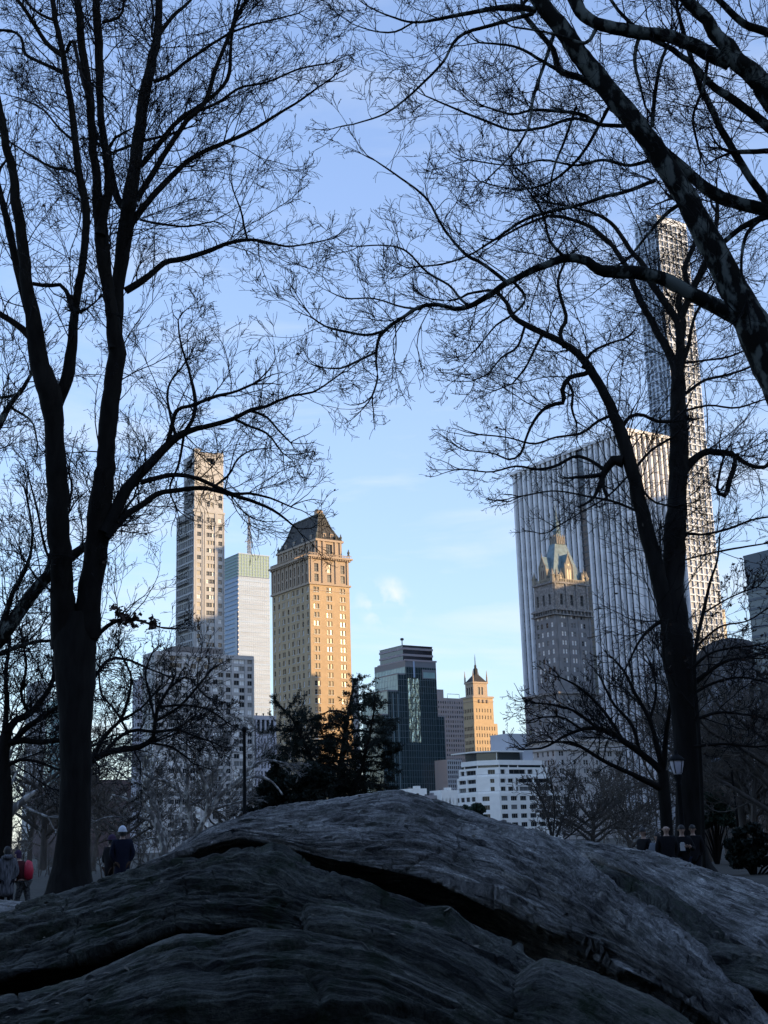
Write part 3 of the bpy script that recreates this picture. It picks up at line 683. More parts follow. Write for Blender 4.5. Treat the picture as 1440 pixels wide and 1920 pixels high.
for u in np.linspace(.4,wy-.4,9): t.box((-1.15,u-.22,zc-2.7),(-.01,u+.22,zc-.8),gs,'r')
ring(t,-3,-3,wr_,wl_-3,zb-.5,zb+.4,.9,pan); ring(t,-3,-3,wr_,wl_-3,zb-5.4,zb-5.0,.5,pan)
for u in (wx*.06,wx*.36,wx*.64,wx*.94): t.box((u-.5,-.35,zc+.5),(u+.5,.29,zt-.9),pan,'k'); t.box((u-.3,-.3,zb+.4),(u+.3,-.003,zc-3.2),ds,'k')
b.part('cornice', t)
gs = gs0; t = MB()      # parapet pierced with small openings and corner turrets
for u in np.arange(.7,wx-.3,1.1): t.box((u-.28,.0,zt+.1),(u+.28,.3,zt+1.4),gs)
for v in np.arange(.7,wy-.3,1.1): t.box((.0,v-.28,zt+.1),(.3,v+.28,zt+1.4),gs)
t.box((0,-.02,zt+1.4),(wx,.32,zt+1.75),gs); t.box((-.02,.33,zt+1.4),(.32,wy,zt+1.75),gs); b.part('parapet', t)
for (u,v) in ((.5,.5),(wx-.8,.5),(.5,wy-.8),(3.1,.4)):
    t = MB(); t.lathe((u,v,zt), [(1.1,0),(1.1,2.8),(1.35,3.0),(1.35,3.5),(.9,3.6),(.6,4.6),(.04,7.0)], gs, 8); b.part('turret', t)
# steep copper roof
cx, cy = wx*.48, wy*.5; z3 = b.z(1022, cx, cy); z2m = b.z(1040, cx, cy)
t = MB(); t.prism([(1.6,1.6),(wx-1.6,1.6),(wx-1.6,wy-1.6),(1.6,wy-1.6)], zt, z3, vg, scale=.36, c=(cx,cy)); b.part('roof', t)
def gable(u0, w_, h_, gz, side, mt, nm='gable_dormer'):
    g = MB(); P = (lambda u, d, z: (u, d, z)) if side == 'r' else (lambda u, d, z: (d, u, z))
    d0, d1 = .5, 5.5
    a, c = u0-w_/2, u0+w_/2; zs = gz+h_*.52; ap = gz+h_
    g.poly([P(a,d0,gz),P(c,d0,gz),P(c,d0,zs),P(u0,d0,ap),P(a,d0,zs)], mt)
    g.poly([P(a,d0,gz),P(a,d1,gz),P(a,d1,zs),P(a,d0,zs)], mt); g.poly([P(c,d0,gz),P(c,d1,gz),P(c,d1,zs),P(c,d0,zs)], mt)
    g.poly([P(a,d0+.05,zs),P(u0,d0+.05,ap),P(u0,d1,ap),P(a,d1,zs)], vg); g.poly([P(c,d0+.05,zs),P(u0,d0+.05,ap),P(u0,d1,ap),P(c,d1,zs)], vg)
    gm = nmat('dark_red_lancet', (.05,.02,.02), .3)
    for f in (-.22,.08):
        q0, q1 = u0+w_*f, u0+w_*(f+.16); zz = gz+h_*.08; zy = gz+h_*.42
        g.poly([P(q0,d0-.05,zz),P(q1,d0-.05,zz),P(q1,d0-.05,zy),P((q0+q1)/2,d0-.05,zy+h_*.07),P(q0,d0-.05,zy)], gm)
    n = 10; g.poly([P(u0+w_*.11*math.cos(2*math.pi*i/n), d0-.06, gz+h_*.62+w_*.11*math.sin(2*math.pi*i/n)) for i in range(n)], gm)
    for q in (a, c):
        g.tube([P(q,d0-.1,gz),P(q,d0-.1,zs+.6),P(q,d0-.1,zs+2.6)],[.42,.4,.03],mt,6)
    g.tube([P(a,d0-.1,zs),P(u0,d0-.1,ap),P(u0,d0-.1,ap+1.8)],[.3,.3,.04],mt,5); g.tube([P(c,d0-.1,zs),P(u0,d0-.1,ap)],[.3,.3],mt,5)
    return b.part(nm, g)
gable(b.x(1068, zt+4), 5.2, b.z(1036,5,0)-zt, zt+.1, 'r', gs)
gable(wy*.5, 5.0, b.z(1042,0,5)-zt, zt+.1, 'l', gs)
gable(wx-2.6, 2.6, 6.5, zt+.1, 'r', gs); gable(wx*.26, 2.2, 5.0, zt+.1, 'r', gs)
t = MB(); s_ = 2.5; t.prism([(cx-s_,cy-s_),(cx+s_,cy-s_),(cx+s_,cy+s_),(cx-s_,cy+s_)], z3, z3+4, pan)
for q in (-s_,-s_/2,0,s_/2,s_): t.box((cx+q-.2,cy-s_-.3,z3),(cx+q+.2,cy-s_-.003,z3+5.0),gs); t.box((cx-s_-.3,cy+q-.2,z3),(cx-s_-.003,cy+q+.2,z3+5.0),gs)
b.part('lantern', t)
t = MB(); zz = z3+4; zs_ = b.z(940,cx,cy)-zz
t.lathe((cx,cy,zz), [(1.9,0),(1.9,.3*zs_*.5),(2.3,.16*zs_),(1.5,.20*zs_),(1.2,.4*zs_),(1.35,.42*zs_),(.8,.46*zs_),(.35,.75*zs_),(.03,zs_)], vg, 8); b.part('spire', t)
b.finish()
# ---- 14. beige wing in front of the pier tower
b = Building('beige_wing_building', 1040, 1386, 610, 'mid rise beige stone building with paired windows beneath the pier tower')
H = b.Z; wx = b.x(1166, H); bs = nmat('beige_wing_stone', (.46,.44,.43), .85, noise=(.3,.1));  # plain beige stone with slight random tone
b.mass(0,0,wx,18,0,H, bs, right=dict(cols=[q for f in (.08,.25,.43,.62,.8,.93) for q in ((wx*f-1.35,wx*f-.15),(wx*f+.15,wx*f+1.35))], rows=rows(H-4.5,2,3.9,2.2,.9), dep=.3, mix=(.4,.3,.3)), left=dict(cols=even(18,5,1.2), rows=rows(H-4.5,2,3.9,2.2,.9)))
t = MB(); ring(t,0,0,wx,18,H-.8,H+.5,.9,bs); ring(t,0,0,wx,18,H-4.9,H-4.2,.8,bs)
for u in np.linspace(.5,wx-.5,26): t.box((u-.3,-.6,H-1.4),(u+.3,-.003,H-.8),bs)
for f in (.165,.34,.53,.71,.87): t.box((wx*f-.5,-.3,2),(wx*f+.5,-.003,H-4.9),bs,'k')
b.part('cornice', t); b.finish()

# ---- 15. very tall white gridded tower
g432 = nmat('pale_tower_glass', (.27,.31,.37), .2, spec=.5)  # pane grey lifted to stand in for reflected sky and haze
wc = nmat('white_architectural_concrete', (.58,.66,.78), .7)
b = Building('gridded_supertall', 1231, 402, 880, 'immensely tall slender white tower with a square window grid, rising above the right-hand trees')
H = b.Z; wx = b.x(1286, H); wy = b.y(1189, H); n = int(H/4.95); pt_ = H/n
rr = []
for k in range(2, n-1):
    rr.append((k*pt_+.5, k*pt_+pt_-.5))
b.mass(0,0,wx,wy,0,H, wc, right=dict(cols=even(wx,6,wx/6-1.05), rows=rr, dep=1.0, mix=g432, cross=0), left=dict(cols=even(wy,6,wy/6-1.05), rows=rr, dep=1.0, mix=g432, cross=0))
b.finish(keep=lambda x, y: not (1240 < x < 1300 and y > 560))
b = Building('cream_slab_building', 1340, 1141, 935, 'cream slab building showing just to the right of the white supertall')
wx = b.x(1359, b.Z); b.mass(0,0,wx,14,0,b.Z, nmat('cream_render', (.60,.55,.45), .8), right=dict(cols=even(wx,2,1.3), rows=rows(b.Z-5,30,4,1.6), mix=(.3,.4,.3))); b.finish()
# ---- 17. blue-grey office tower at the right edge, seen on its long side
b = Building('banded_office_tower', 1500, 1016, 520, 'blue grey office tower with thin horizontal bands at the right edge')
H = b.Z; wy = b.y(1395, H); bg_ = nmat('blue_grey_glass', (.05,.075,.10), .2, spec=.7); 
b.wall.box((0,0,0),(22,wy,H-9), bg_, 'b'); b.finish('glass_wall')
t = MB(); t.box((-.2,-.2,H-9),(22.2,wy+.2,H), nmat('blue_grey_panel', (.085,.11,.14), .6), 'b'); b.part('plant_screen', t)
t = MB(); z_ = H-12
while z_ > 3: t.box((-.3,0,z_),(-.003,wy,z_+1.1), MATS['blue_grey_panel'],'r'); t.box((0,-.3,z_),(22,-.003,z_+1.1), MATS['blue_grey_panel'],'k'); z_ -= 3.9
b.part('spandrel', t)
# ---- 18. domed dark building
b = Building('dome_roofed_building', 1364, 1240, 640, 'dark stone building with a rounded roof in front of the blue grey tower')
H = b.Z; wx = b.x(1450, H); dst2 = nmat('dark_blue_grey_stone', (.15,.155,.175), .9)  # one even dark blue-grey stone colour
b.mass(0,0,wx,22,0,H, dst2, right=dict(cols=even(wx,8,1.4,1), rows=rows(H-3,3,4,2.3,.9), mix=(.5,.3,.2)), left=dict(cols=even(22,6,1.4,1), rows=rows(H-3,3,4,2.3,.9)))
t = MB(); n = 7; pts = [(0,0),(wx,0),(wx,22),(0,22)]; zz = H; rz_ = b.z(1196, wx*.5, 11)-H
for k in range(n):
    a0, a1 = math.pi/2*k/n, math.pi/2*(k+1)/n
    q = [(wx*.5+(p[0]-wx*.5)*math.cos(a0), 11+(p[1]-11)*math.cos(a0)) for p in pts]
    t.prism(q, H+rz_*math.sin(a0), H+rz_*math.sin(a1), slate, top=(k==n-1), scale=math.cos(a1)/math.cos(a0) if k < n-1 else .3, c=(wx*.5,11))
b.part('roof', t)
t = MB(); ring(t,0,0,wx,22,H-.6,H+.4,.7,dst2); b.part('cornice', t); b.finish()
# ---- 19. low blocks seen through the trees
for nm, px_, py_, Y_, pr, pl, lab, mt in (
    ('dark_hotel_block', 1322, 1318, 470, 1462, 1300, 'dark low hotel block half hidden by bare branches right of the tall trunk', dst2),
    ('brown_apartment_house', 175, 1468, 330, 246, 60, 'low brown apartment house seen behind the couple and the left trunk', nmat('brown_brick', (.075,.055,.06), .9)),
    ('faint_beige_tower', 64, 1282, 700, 96, 50, 'beige tower glimpsed through bare branches at the far left', stone),
    ('teal_glass_tower', 96, 1318, 640, 118, 86, 'teal glass tower glimpsed just left of the big left trunk', tq),
    ('narrow_grey_tower', 258, 1276, 640, 275, 250, 'narrow grey tower at the left end of the concrete apartment block', wht)):
    b = Building(nm, px_, py_, Y_, lab); H = b.Z; wx = b.x(pr, H); wy = max(6, b.y(pl, H))
    b.mass(0,0,wx,wy,0,H, mt, right=dict(cols=even(wx,max(3,int(wx/3.4)),1.3), rows=rows(H-1.5,2,3.6,1.9,.8), mix=(.55,.3,.15)), left=dict(cols=even(wy,max(2,int(wy/3.4)),1.3), rows=rows(H-1.5,2,3.6,1.9,.8), mix=(.55,.3,.15)), para=.8)
    t = MB(); t.box((wx*.4,wy*.3,H),(wx*.7,wy*.6,H+2.5), mt); b.part('roof_hut', t); b.finish()
# ---- unseen blocks south of the park, right of the view, sized to cast shade
sh = nmat('midtown_masonry', (.26,.24,.22), .9)
E = Vector((120, 700, 0)); n_ = 0
def shade_block(x, y, wx, wy, h, lab):
    r_ = empty('shade_casting_block', (x,y,0), GRID); tag(r_, lab, 'building', 'unseen blocks south of the park that cast shade')
    o = []; wmb = MB()
    grid_windows(wmb, (0,0,0), Vector((1,0,0)), wx, 0, h, even(wx,max(3,int(wx/4)),1.8), rows(h-2,4,4,2.2), .3, sh, o)
    grid_windows(wmb, (0,wy,0), Vector((0,-1,0)), wy, 0, h, even(wy,max(3,int(wy/4)),1.8), rows(h-2,4,4,2.2), .3, sh, o)
    wmb.box((0,0,0),(wx,wy,h), sh, 'flb'); wmb.build('wall', r_)
    g = MB()
    for c, an, wd, ht in o:
        u = Vector((math.cos(an), math.sin(an), 0)); g.poly([c+u*a+Vector((0,0,z)) for a, z in ((-wd/2,-ht/2),(wd/2,-ht/2),(wd/2,ht/2),(-wd/2,ht/2))], g_dark)
    k = g.build('window_rest', r_); k['kind'] = 'stuff'
row = [(150,54,85),(206,52,84),(246,38,84),(304,56,90),(369,55,168),(424,56,160),(484,56,150)]+[(544+60*i, 57, 150+14*math.sin(i*2.3)+(22 if i > 3 else 0)) for i in range(15)]
for t_, w_, h in row:
    p = E - Lf*t_; shade_block(p.x+20, p.y, 40, w_, h, 'unseen masonry block along the south edge of the park, height set to cast shade')
q = Vector((95,640,0)) + Vector((math.sin(SUN_AZ), math.cos(SUN_AZ), 0))*170
shade_block(q.x, q.y-10, 30, 60, 147, 'unseen masonry tower south of the gothic spire tower, height set to shade it')  # unseen tower put here to keep sun off the brick body below the gables
q = Vector((185,730,0)) + Vector((math.sin(SUN_AZ), math.cos(SUN_AZ), 0))*190
shade_block(q.x+30, q.y-95, 40, 165, 215, 'unseen broad slab tower south of the marble pier tower, widened to shade it')  # unseen slab placed and widened to keep sun off the pier tower
shade_block(238, 640, 30, 44, 184, 'unseen slim masonry tower added to shade the lower part of the limestone tower')  # unseen tower added so the limestone tower is sunlit only higher up
# ------------------------------------------------------------------ ground and rock
class VN:
    """seeded value noise on a lattice, vectorised"""
    def __init__(s, seed): s.t = np.random.default_rng(seed).random((256,256))
    def __call__(s, u, v):
        iu = np.floor(u).astype(int); iv = np.floor(v).astype(int); fu = u-iu; fv = v-iv
        fu = fu*fu*(3-2*fu); fv = fv*fv*(3-2*fv); a, b, c, d = iu&255, (iu+1)&255, iv&255, (iv+1)&255; t = s.t
        return (t[a,c]*(1-fu)+t[b,c]*fu)*(1-fv)+(t[a,d]*(1-fu)+t[b,d]*fu)*fv
    def fbm(s, u, v, o=4, g=.5):
        r = 0; amp = 1; n = 0
        for k in range(o): r = r+amp*s(u*2**k+17.3*k, v*2**k+9.1*k); n += amp; amp *= g
        return r/n
def np_mesh(name, V, Fc, mats, smooth=True, uv=None, mi=None):
    me = bpy.data.meshes.new(name); nf, k = Fc.shape
    me.vertices.add(len(V)); me.vertices.foreach_set('co', np.ascontiguousarray(V, np.float32).ravel())
    me.loops.add(nf*k); me.loops.foreach_set('vertex_index', np.ascontiguousarray(Fc, np.int32).ravel())
    me.polygons.add(nf); me.polygons.foreach_set('loop_start', np.arange(0, nf*k, k, dtype=np.int32))
    for mt in mats: me.materials.append(mt)
    if mi is not None: me.polygons.foreach_set('material_index', mi)
    me.polygons.foreach_set('use_smooth', np.full(nf, smooth))
    if uv is not None:
        l = me.uv_layers.new(name='strata'); l.data.foreach_set('uv', np.ascontiguousarray(uv[Fc.ravel()], np.float32).ravel())
    me.update(calc_edges=True); me.validate(); return me
def grid_faces(n, m):
    a = (np.arange(n-1)[:,None]*m + np.arange(m-1)[None,:]).ravel()
    return np.stack([a, a+m, a+m+1, a+1], 1)

def rock_mat(name, base, moss, moss_amt, rough=.55):
    mt = bpy.data.materials.new(name); mt.use_nodes = True; nt = mt.node_tree; b = nt.nodes['Principled BSDF']; L = nt.links.new
    uv = nt.nodes.new('ShaderNodeUVMap'); uv.uv_map = 'strata'; tc = nt.nodes.new('ShaderNodeTexCoord')
    def nz(src, sc_, scale, det=6, ro=.6):
        m_ = nt.nodes.new('ShaderNodeMapping'); m_.inputs['Scale'].default_value = sc_; L(src, m_.inputs[0])
        n = nt.nodes.new('ShaderNodeTexNoise'); n.inputs['Scale'].default_value = scale; n.inputs['Detail'].default_value = det
        n.inputs['Roughness'].default_value = ro; L(m_.outputs[0], n.inputs['Vector']); return n.outputs['Fac']
    def mr(x, a, c, d, e):
        n = nt.nodes.new('ShaderNodeMapRange'); 
        for i, q in enumerate((a,c,d,e)): n.inputs[i+1].default_value = q
        L(x, n.inputs[0]); return n.outputs[0]
    def math_(op, x, y):
        n = nt.nodes.new('ShaderNodeMath'); n.operation = op
        for i, q in enumerate((x,y)):
            if isinstance(q, (int,float)): n.inputs[i].default_value = q
            else: L(q, n.inputs[i])
        return n.outputs[0]
    streak = nz(uv.outputs[0], (.55, 4.6, 1), 2.2, 8, .72); fine = nz(uv.outputs[0], (1.3, 11.0, 1), 2.6, 6, .7)
    grain = nz(tc.outputs['Object'], (1,1,1), 34, 6, .8); big = nz(tc.outputs['Object'], (1,1,1), 1.1, 6)
    val = math_('MULTIPLY', math_('MULTIPLY', mr(streak,.38,.64,.10,2.1), mr(fine,.32,.68,.35,1.8)), math_('MULTIPLY', mr(grain,.3,.7,.45,1.7), mr(big,.36,.64,.5,1.5)))
    vm = nt.nodes.new('ShaderNodeVectorMath'); vm.operation = 'SCALE'; vm.inputs[0].default_value = base; L(val, vm.inputs['Scale'])
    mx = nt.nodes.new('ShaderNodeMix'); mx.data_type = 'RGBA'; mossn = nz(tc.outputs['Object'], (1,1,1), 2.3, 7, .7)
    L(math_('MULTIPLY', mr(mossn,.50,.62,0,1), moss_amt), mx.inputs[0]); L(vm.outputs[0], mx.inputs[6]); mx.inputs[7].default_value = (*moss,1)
    li = nt.nodes.new('ShaderNodeMix'); li.data_type = 'RGBA'; lich = nz(tc.outputs['Object'], (1,1,1), 9, 4, .6)
    L(mr(lich,.66,.72,0,.55), li.inputs[0]); L(mx.outputs[2], li.inputs[6]); li.inputs[7].default_value = (base[0]*2.2, base[1]*2.3, base[2]*2.1, 1)
    L(li.outputs[2], b.inputs['Base Color']); L(mr(streak,.3,.7,rough-.12,rough+.2), b.inputs['Roughness']); b.inputs['Specular IOR Level'].default_value = .28
    h = math_('ADD', math_('ADD', math_('MULTIPLY', streak, 1.0), math_('MULTIPLY', fine, .45)), math_('MULTIPLY', grain, .30))
    bp = nt.nodes.new('ShaderNodeBump'); bp.inputs['Strength'].default_value = 1.0; bp.inputs['Distance'].default_value = .16
    L(h, bp.inputs['Height']); L(bp.outputs[0], b.inputs['Normal']); return mt
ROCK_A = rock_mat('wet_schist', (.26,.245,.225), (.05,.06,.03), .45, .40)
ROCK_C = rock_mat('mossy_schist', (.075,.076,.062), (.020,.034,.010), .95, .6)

def interp(pts, n):
    p = np.array(pts, float); x = np.linspace(p[0,0], p[-1,0], n)
    out = [np.interp(x, p[:,0], p[:,k]) for k in range(1, p.shape[1])]
    ker = np.hanning(max(3, n//45)|1); ker /= ker.sum(); h = len(ker)//2
    return x, [np.convolve(np.pad(o, h, mode='edge'), ker, 'valid') for o in out]
def slab(name, label, crest, foot, mat, seed, n=560, m=120, sharp=.25, amp=1.0, back=2.2, ledges=1.0, under=1.2, blk=1.0):
    """a tongue of layered rock: crest and foot lines as (column, row, depth), swelling out between them"""
    x, (cy, cY) = interp(crest, n); _, (fy, fY) = interp([(crest[0][0]+(f[0]-foot[0][0])*(crest[-1][0]-crest[0][0])/(foot[-1][0]-foot[0][0]), *f[1:]) for f in foot], n)
    fx = np.linspace(foot[0][0], foot[-1][0], n)
    C = np.array([tuple(at(a,b,c)) for a,b,c in zip(x,cy,cY)]); Fo = np.array([tuple(at(a,b,c)) for a,b,c in zip(fx,fy,fY)])
    cam_ = np.array(tuple(CAM)); s_ = (fY+sharp*(cY-fY))/cY; M = cam_+(C-cam_)*s_[:,None]
    nb, nu = 26, 14; t = np.linspace(0,1,m)[:,None,None]
    Bz = (1-t)**2*C + 2*t*(1-t)*M + t*t*Fo
    tb = np.linspace(1,0,nb,endpoint=False)[:,None,None]
    ray = (C-cam_); ray /= np.linalg.norm(ray,axis=1)[:,None]
    Bk = C + ray*(back*tb) - np.array([0,0,1.0])*(tb**2*(C[:,2]+.5)[None,:,None]*np.ones_like(tb))
    Bk = C + ray*(back*tb) ; Bk[:,:,2] -= (tb[:,:,0]**2)*(C[:,2]+.5)[None,:]
    tu = np.linspace(0,1,nu+1)[1:,None,None]
    rh = ray*np.array([1,1,0]); Un = Fo + rh*(under*np.sin(np.minimum(tu*2.2,1)*1.57)); Un[:,:,2] -= (.22*np.minimum(tu[:,:,0]*2.5,1)+tu[:,:,0]**2*(Fo[:,2]+.3)[None,:])
    P = np.concatenate([Bk,Bz,Un],0); R_, N_ = P.shape[:2]
    du = np.gradient(P,axis=1); dv = np.gradient(P,axis=0); Nn = np.cross(dv,du); Nn /= np.linalg.norm(Nn,axis=2)[:,:,None]+1e-9
    U = np.concatenate([[0],np.cumsum(np.linalg.norm(np.diff(C,axis=0),axis=1))])[None,:]*np.ones((R_,1))
    mid = N_//2; vs = np.concatenate([[0],np.cumsum(np.linalg.norm(np.diff(P[:,mid],axis=0),axis=1))]); V = vs[:,None]*np.ones((1,N_))
    vn = VN(seed); wob = (vn.fbm(U*.16,V*.30,3)-.5)
    c = V+wob*1.1+U*.04+(vn.fbm(U*.9,V*2.0,2)-.5)*.06
    big = (vn.fbm(U*.35+5,V*.55+3,3)-.5)*.26
    def plates(fr, wp, sd):        # plates that swell outwards and break off in a sharp lip
        q = c*fr+vn.fbm(U*.22+sd,c*.5,3)*wp*.7; k = np.floor(q); f = q-k
        on = np.clip((vn(U*.55+sd*3+k*7.7, k*3.1+.5)-.38)*4,0,1)
        return np.where(f < .95, f/.95, (1-f)/.05)**2.0*on
    led = plates(1.1,2.2,11)*.8+plates(3.0,2.2,37)*.62+plates(7.0,2.0,71)*.30
    # plates broken into long blocks, each a little proud of or behind its neighbour
    def cells(fu, fv, sd):
        gu, gv = U*fu+vn.fbm(U*.6,c*1.5,2)*.8, c*fv+U*.12; iu, iv = np.floor(gu), np.floor(gv); f1 = np.full(gu.shape, 9.); f2 = f1.copy(); h = np.zeros(gu.shape)
        tb = vn.t
        for a in (-1,0,1):
            for b in (-1,0,1):
                cu, cv = iu+a, iv+b; q1 = (cu.astype(int)*7+sd)&255; q2 = (cv.astype(int)*13+sd*3)&255
                d = np.abs(cu+tb[q1,q2]-gu)+np.abs(cv+tb[q2,q1]-gv); cl = d < f1; f2 = np.where(cl, f1, np.minimum(f2,d)); h = np.where(cl, tb[(q1+31)&255,(q2+57)&255], h); f1 = np.where(cl, d, f1)
        return h-.5, np.clip(1-(f2-f1)/.09,0,1)
    msk = np.clip((vn.fbm(U*.28+33,V*.5+8,2)-.40)*5,0,1)
    h1, e1 = cells(.75,2.6,5); h2, e2 = cells(2.0,7.5,9)
    blocks = blk*msk*(h1*.13-e1*.05)+np.clip(1.2-msk,.3,1)*(h2*.035-e2*.018)
    st = (vn.fbm(U*.7,c*7.0,4,.66)-.5)*.13+(vn.fbm(U*1.2+40,c*19.0,3)-.5)*.055
    crack = np.clip((vn.fbm(U*.16+90,c*3.6,2)-.60)*7,0,1)*-.13
    e = np.minimum(1, np.minimum(np.arange(N_),np.arange(N_)[::-1])/30.)[None,:]
    rough = (vn.fbm(U*5,V*8,4,.6)-.5)*.085*np.clip((vn.fbm(U*.5+60,V*.8,2)-.3)*2.2,.25,1)
    q_ = U*.8+(vn.fbm(U*.3,V*1.2,3)-.5)*1.6+V*.35; fr_ = np.abs((q_%1.0)-.5)*2; rough = rough-.05*np.clip((fr_-.955)/.045,0,1)*np.clip((vn(np.floor(q_)*3.7,V*.7)-.62)*6,0,1)
    D = amp*(big*.8+led*.07*ledges+blocks+st+crack+rough)
    # at the crest the skyline is kept; elsewhere the surface is free
    P = P+Nn*D[:,:,None]
    P[:,0:2] -= 0; idx = grid_faces(R_,N_)
    me = np_mesh(name, P.reshape(-1,3), idx, [mat], uv=np.stack([U.ravel()*.9,c.ravel()*.9],1))
    # solid body: thickness comes from the back and the undercut, both running into the ground
    o = link(name, me); tag(o, label, 'rock'); return o
A_c = [(180,1676,15.2),(240,1645,15.4),(300,1613,15.6),(350,1584,15.8),(400,1556,16),(470,1526,16.3),(560,1511,16.6),(640,1500,16.8),(700,1490,17),(745,1487,17),(790,1497,16.9),(850,1521,16.6),(930,1547,16.2),(1000,1565,15.6),(1040,1582,15.2),(1100,1625,14.4),(1145,1661,13.6),(1195,1706,12.9),(1245,1742,12.3),(1280,1772,11.9),(1320,1812,11.4),(1370,1857,10.9),(1430,1912,10.4),(1580,2010,9.8)]
A_f = [(180,1680,14.8),(240,1650,14.8),(300,1622,14.8),(350,1599,14.8),(400,1580,14.8),(450,1573,14.8),(525,1583,14.5),(600,1606,14.2),(720,1632,13.8),(820,1655,13.4),(920,1692,13.0),(1020,1742,12.3),(1120,1788,11.5),(1210,1842,10.7),(1300,1892,9.9),(1440,1970,9.1),(1580,2042,8.6)]
slab('rock_slab', 'great smooth dark rock slab arching across the middle of the outcrop under the skyline', A_c, A_f, ROCK_A, 1, n=900, m=240, sharp=.18, blk=.45)
B_c = [(960,1590,22.5),(1000,1572,22.5),(1030,1574,22.3),(1100,1580,22),(1200,1593,21.5),(1290,1617,21),(1350,1641,20.5),(1440,1674,20),(1600,1730,19)]
B_f = [(960,1592,20.5),(1030,1582,20.3),(1070,1600,20),(1120,1610,19.5),(1170,1630,19),(1220,1664,18.2),(1270,1702,17.4),(1330,1742,16.6),(1440,1802,15.6),(1600,1862,14.4)]
slab('rock_slab', 'grey striated rock slab at the right, behind the dark diagonal cleft', B_c, B_f, ROCK_A, 2, n=560, m=180, sharp=.45, amp=.9, blk=.7)
C_c = [(-160,1782,14),(0,1728,13.6),(100,1694,13.3),(200,1668,13),(270,1651,12.8),(350,1622,12.5),(440,1608,12.2),(525,1612,12),(550,1630,11.95),(600,1651,11.8),(650,1657,11.7),(720,1686,11.5),(785,1709,11.3),(840,1712,11.2),(885,1745,11),(945,1772,10.7),(995,1802,10.3),(1040,1842,10),(1080,1880,9.7),(1150,1935,9.3)]
C_f = [(-160,1895,10.9),(0,1832,10.9),(100,1812,10.8),(200,1784,10.8),(280,1758,10.7),(340,1740,10.7),(480,1738,10.6),(560,1752,10.5),(640,1770,10.3),(700,1780,10.2),(780,1822,9.9),(860,1858,9.6),(930,1900,9.3),(1040,1960,8.9),(1150,2020,8.5)]
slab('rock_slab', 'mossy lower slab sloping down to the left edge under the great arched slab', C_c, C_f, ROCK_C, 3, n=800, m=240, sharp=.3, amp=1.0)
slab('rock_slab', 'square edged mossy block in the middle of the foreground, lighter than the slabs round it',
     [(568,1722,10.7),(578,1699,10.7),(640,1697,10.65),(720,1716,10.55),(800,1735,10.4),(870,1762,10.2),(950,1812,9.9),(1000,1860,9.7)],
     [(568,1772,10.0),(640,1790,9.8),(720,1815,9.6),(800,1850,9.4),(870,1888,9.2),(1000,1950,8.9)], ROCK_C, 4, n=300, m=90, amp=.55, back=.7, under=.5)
D_c = [(-160,1945,9.0),(0,1893,8.9),(100,1862,8.9),(200,1827,8.8),(280,1792,8.8),(340,1774,8.7),(420,1777,8.7),(480,1764,8.6),(560,1768,8.5),(640,1787,8.4),(700,1793,8.3),(780,1832,8.2),(860,1867,8.1),(930,1907,8.0),(1040,1975,7.8)]
D_f = [(-160,2150,7.2),(0,2140,7.1),(280,2120,7.1),(560,2110,7.0),(780,2130,6.9),(1040,2160,6.8)]
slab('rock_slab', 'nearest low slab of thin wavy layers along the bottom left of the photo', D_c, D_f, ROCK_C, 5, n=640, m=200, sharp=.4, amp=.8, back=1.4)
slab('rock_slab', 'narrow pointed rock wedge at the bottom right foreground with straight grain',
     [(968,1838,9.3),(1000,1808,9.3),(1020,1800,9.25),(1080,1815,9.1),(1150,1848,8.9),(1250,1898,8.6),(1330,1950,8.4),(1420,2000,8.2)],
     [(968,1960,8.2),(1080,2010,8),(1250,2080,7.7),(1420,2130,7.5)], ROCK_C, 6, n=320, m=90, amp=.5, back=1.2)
slab('rock_slab', 'small flat ledge at the extreme left edge below the walkers',
     [(-200,1712,18),(-60,1696,18),(0,1693,18),(50,1697,17.9),(110,1712,17.8)], [(-200,1740,16),(0,1730,16),(110,1735,16)], ROCK_A, 8, n=140, m=50, amp=.4)
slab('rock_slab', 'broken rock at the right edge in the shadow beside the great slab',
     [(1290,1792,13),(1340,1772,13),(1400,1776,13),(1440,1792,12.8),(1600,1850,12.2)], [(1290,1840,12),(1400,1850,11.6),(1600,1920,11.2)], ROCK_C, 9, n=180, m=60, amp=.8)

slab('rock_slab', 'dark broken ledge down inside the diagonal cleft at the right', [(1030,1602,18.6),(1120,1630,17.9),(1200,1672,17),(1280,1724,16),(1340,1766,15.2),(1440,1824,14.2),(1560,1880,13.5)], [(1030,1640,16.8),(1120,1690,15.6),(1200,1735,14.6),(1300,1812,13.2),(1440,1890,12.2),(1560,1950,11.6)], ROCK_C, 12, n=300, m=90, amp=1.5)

# ground: one sheet to the horizon, gently uneven near the rock
gm = nmat('winter_ground', (.030,.028,.022), .95, noise=(.6,.45), bump=(3.0,.8,.1))
g = np.concatenate([-np.geomspace(5000,4,60), np.linspace(-3,3,7), np.geomspace(4,5000,60)])
X, Y = np.meshgrid(g, g+20, indexing='ij'); vn = VN(77)
dist = np.hypot(X, Y); Z = (vn.fbm(X*.06,Y*.06,4)-.5)*1.1*np.clip(dist/70,.15,1)*np.clip(1-dist/260,0,1) - .25*np.exp(-dist/12)
def ground_z(x, y):
    X_, Y_ = np.array([x], float), np.array([y], float); d = np.hypot(X_, Y_)
    return float(((vn.fbm(X_*.06,Y_*.06,4)-.5)*1.1*np.clip(d/70,.15,1)*np.clip(1-d/260,0,1) - .25*np.exp(-d/12))[0])
me = np_mesh('ground', np.stack([X.ravel(),Y.ravel(),Z.ravel()],1), grid_faces(*X.shape), [gm]); 
tag(link('ground', me), kind='structure')
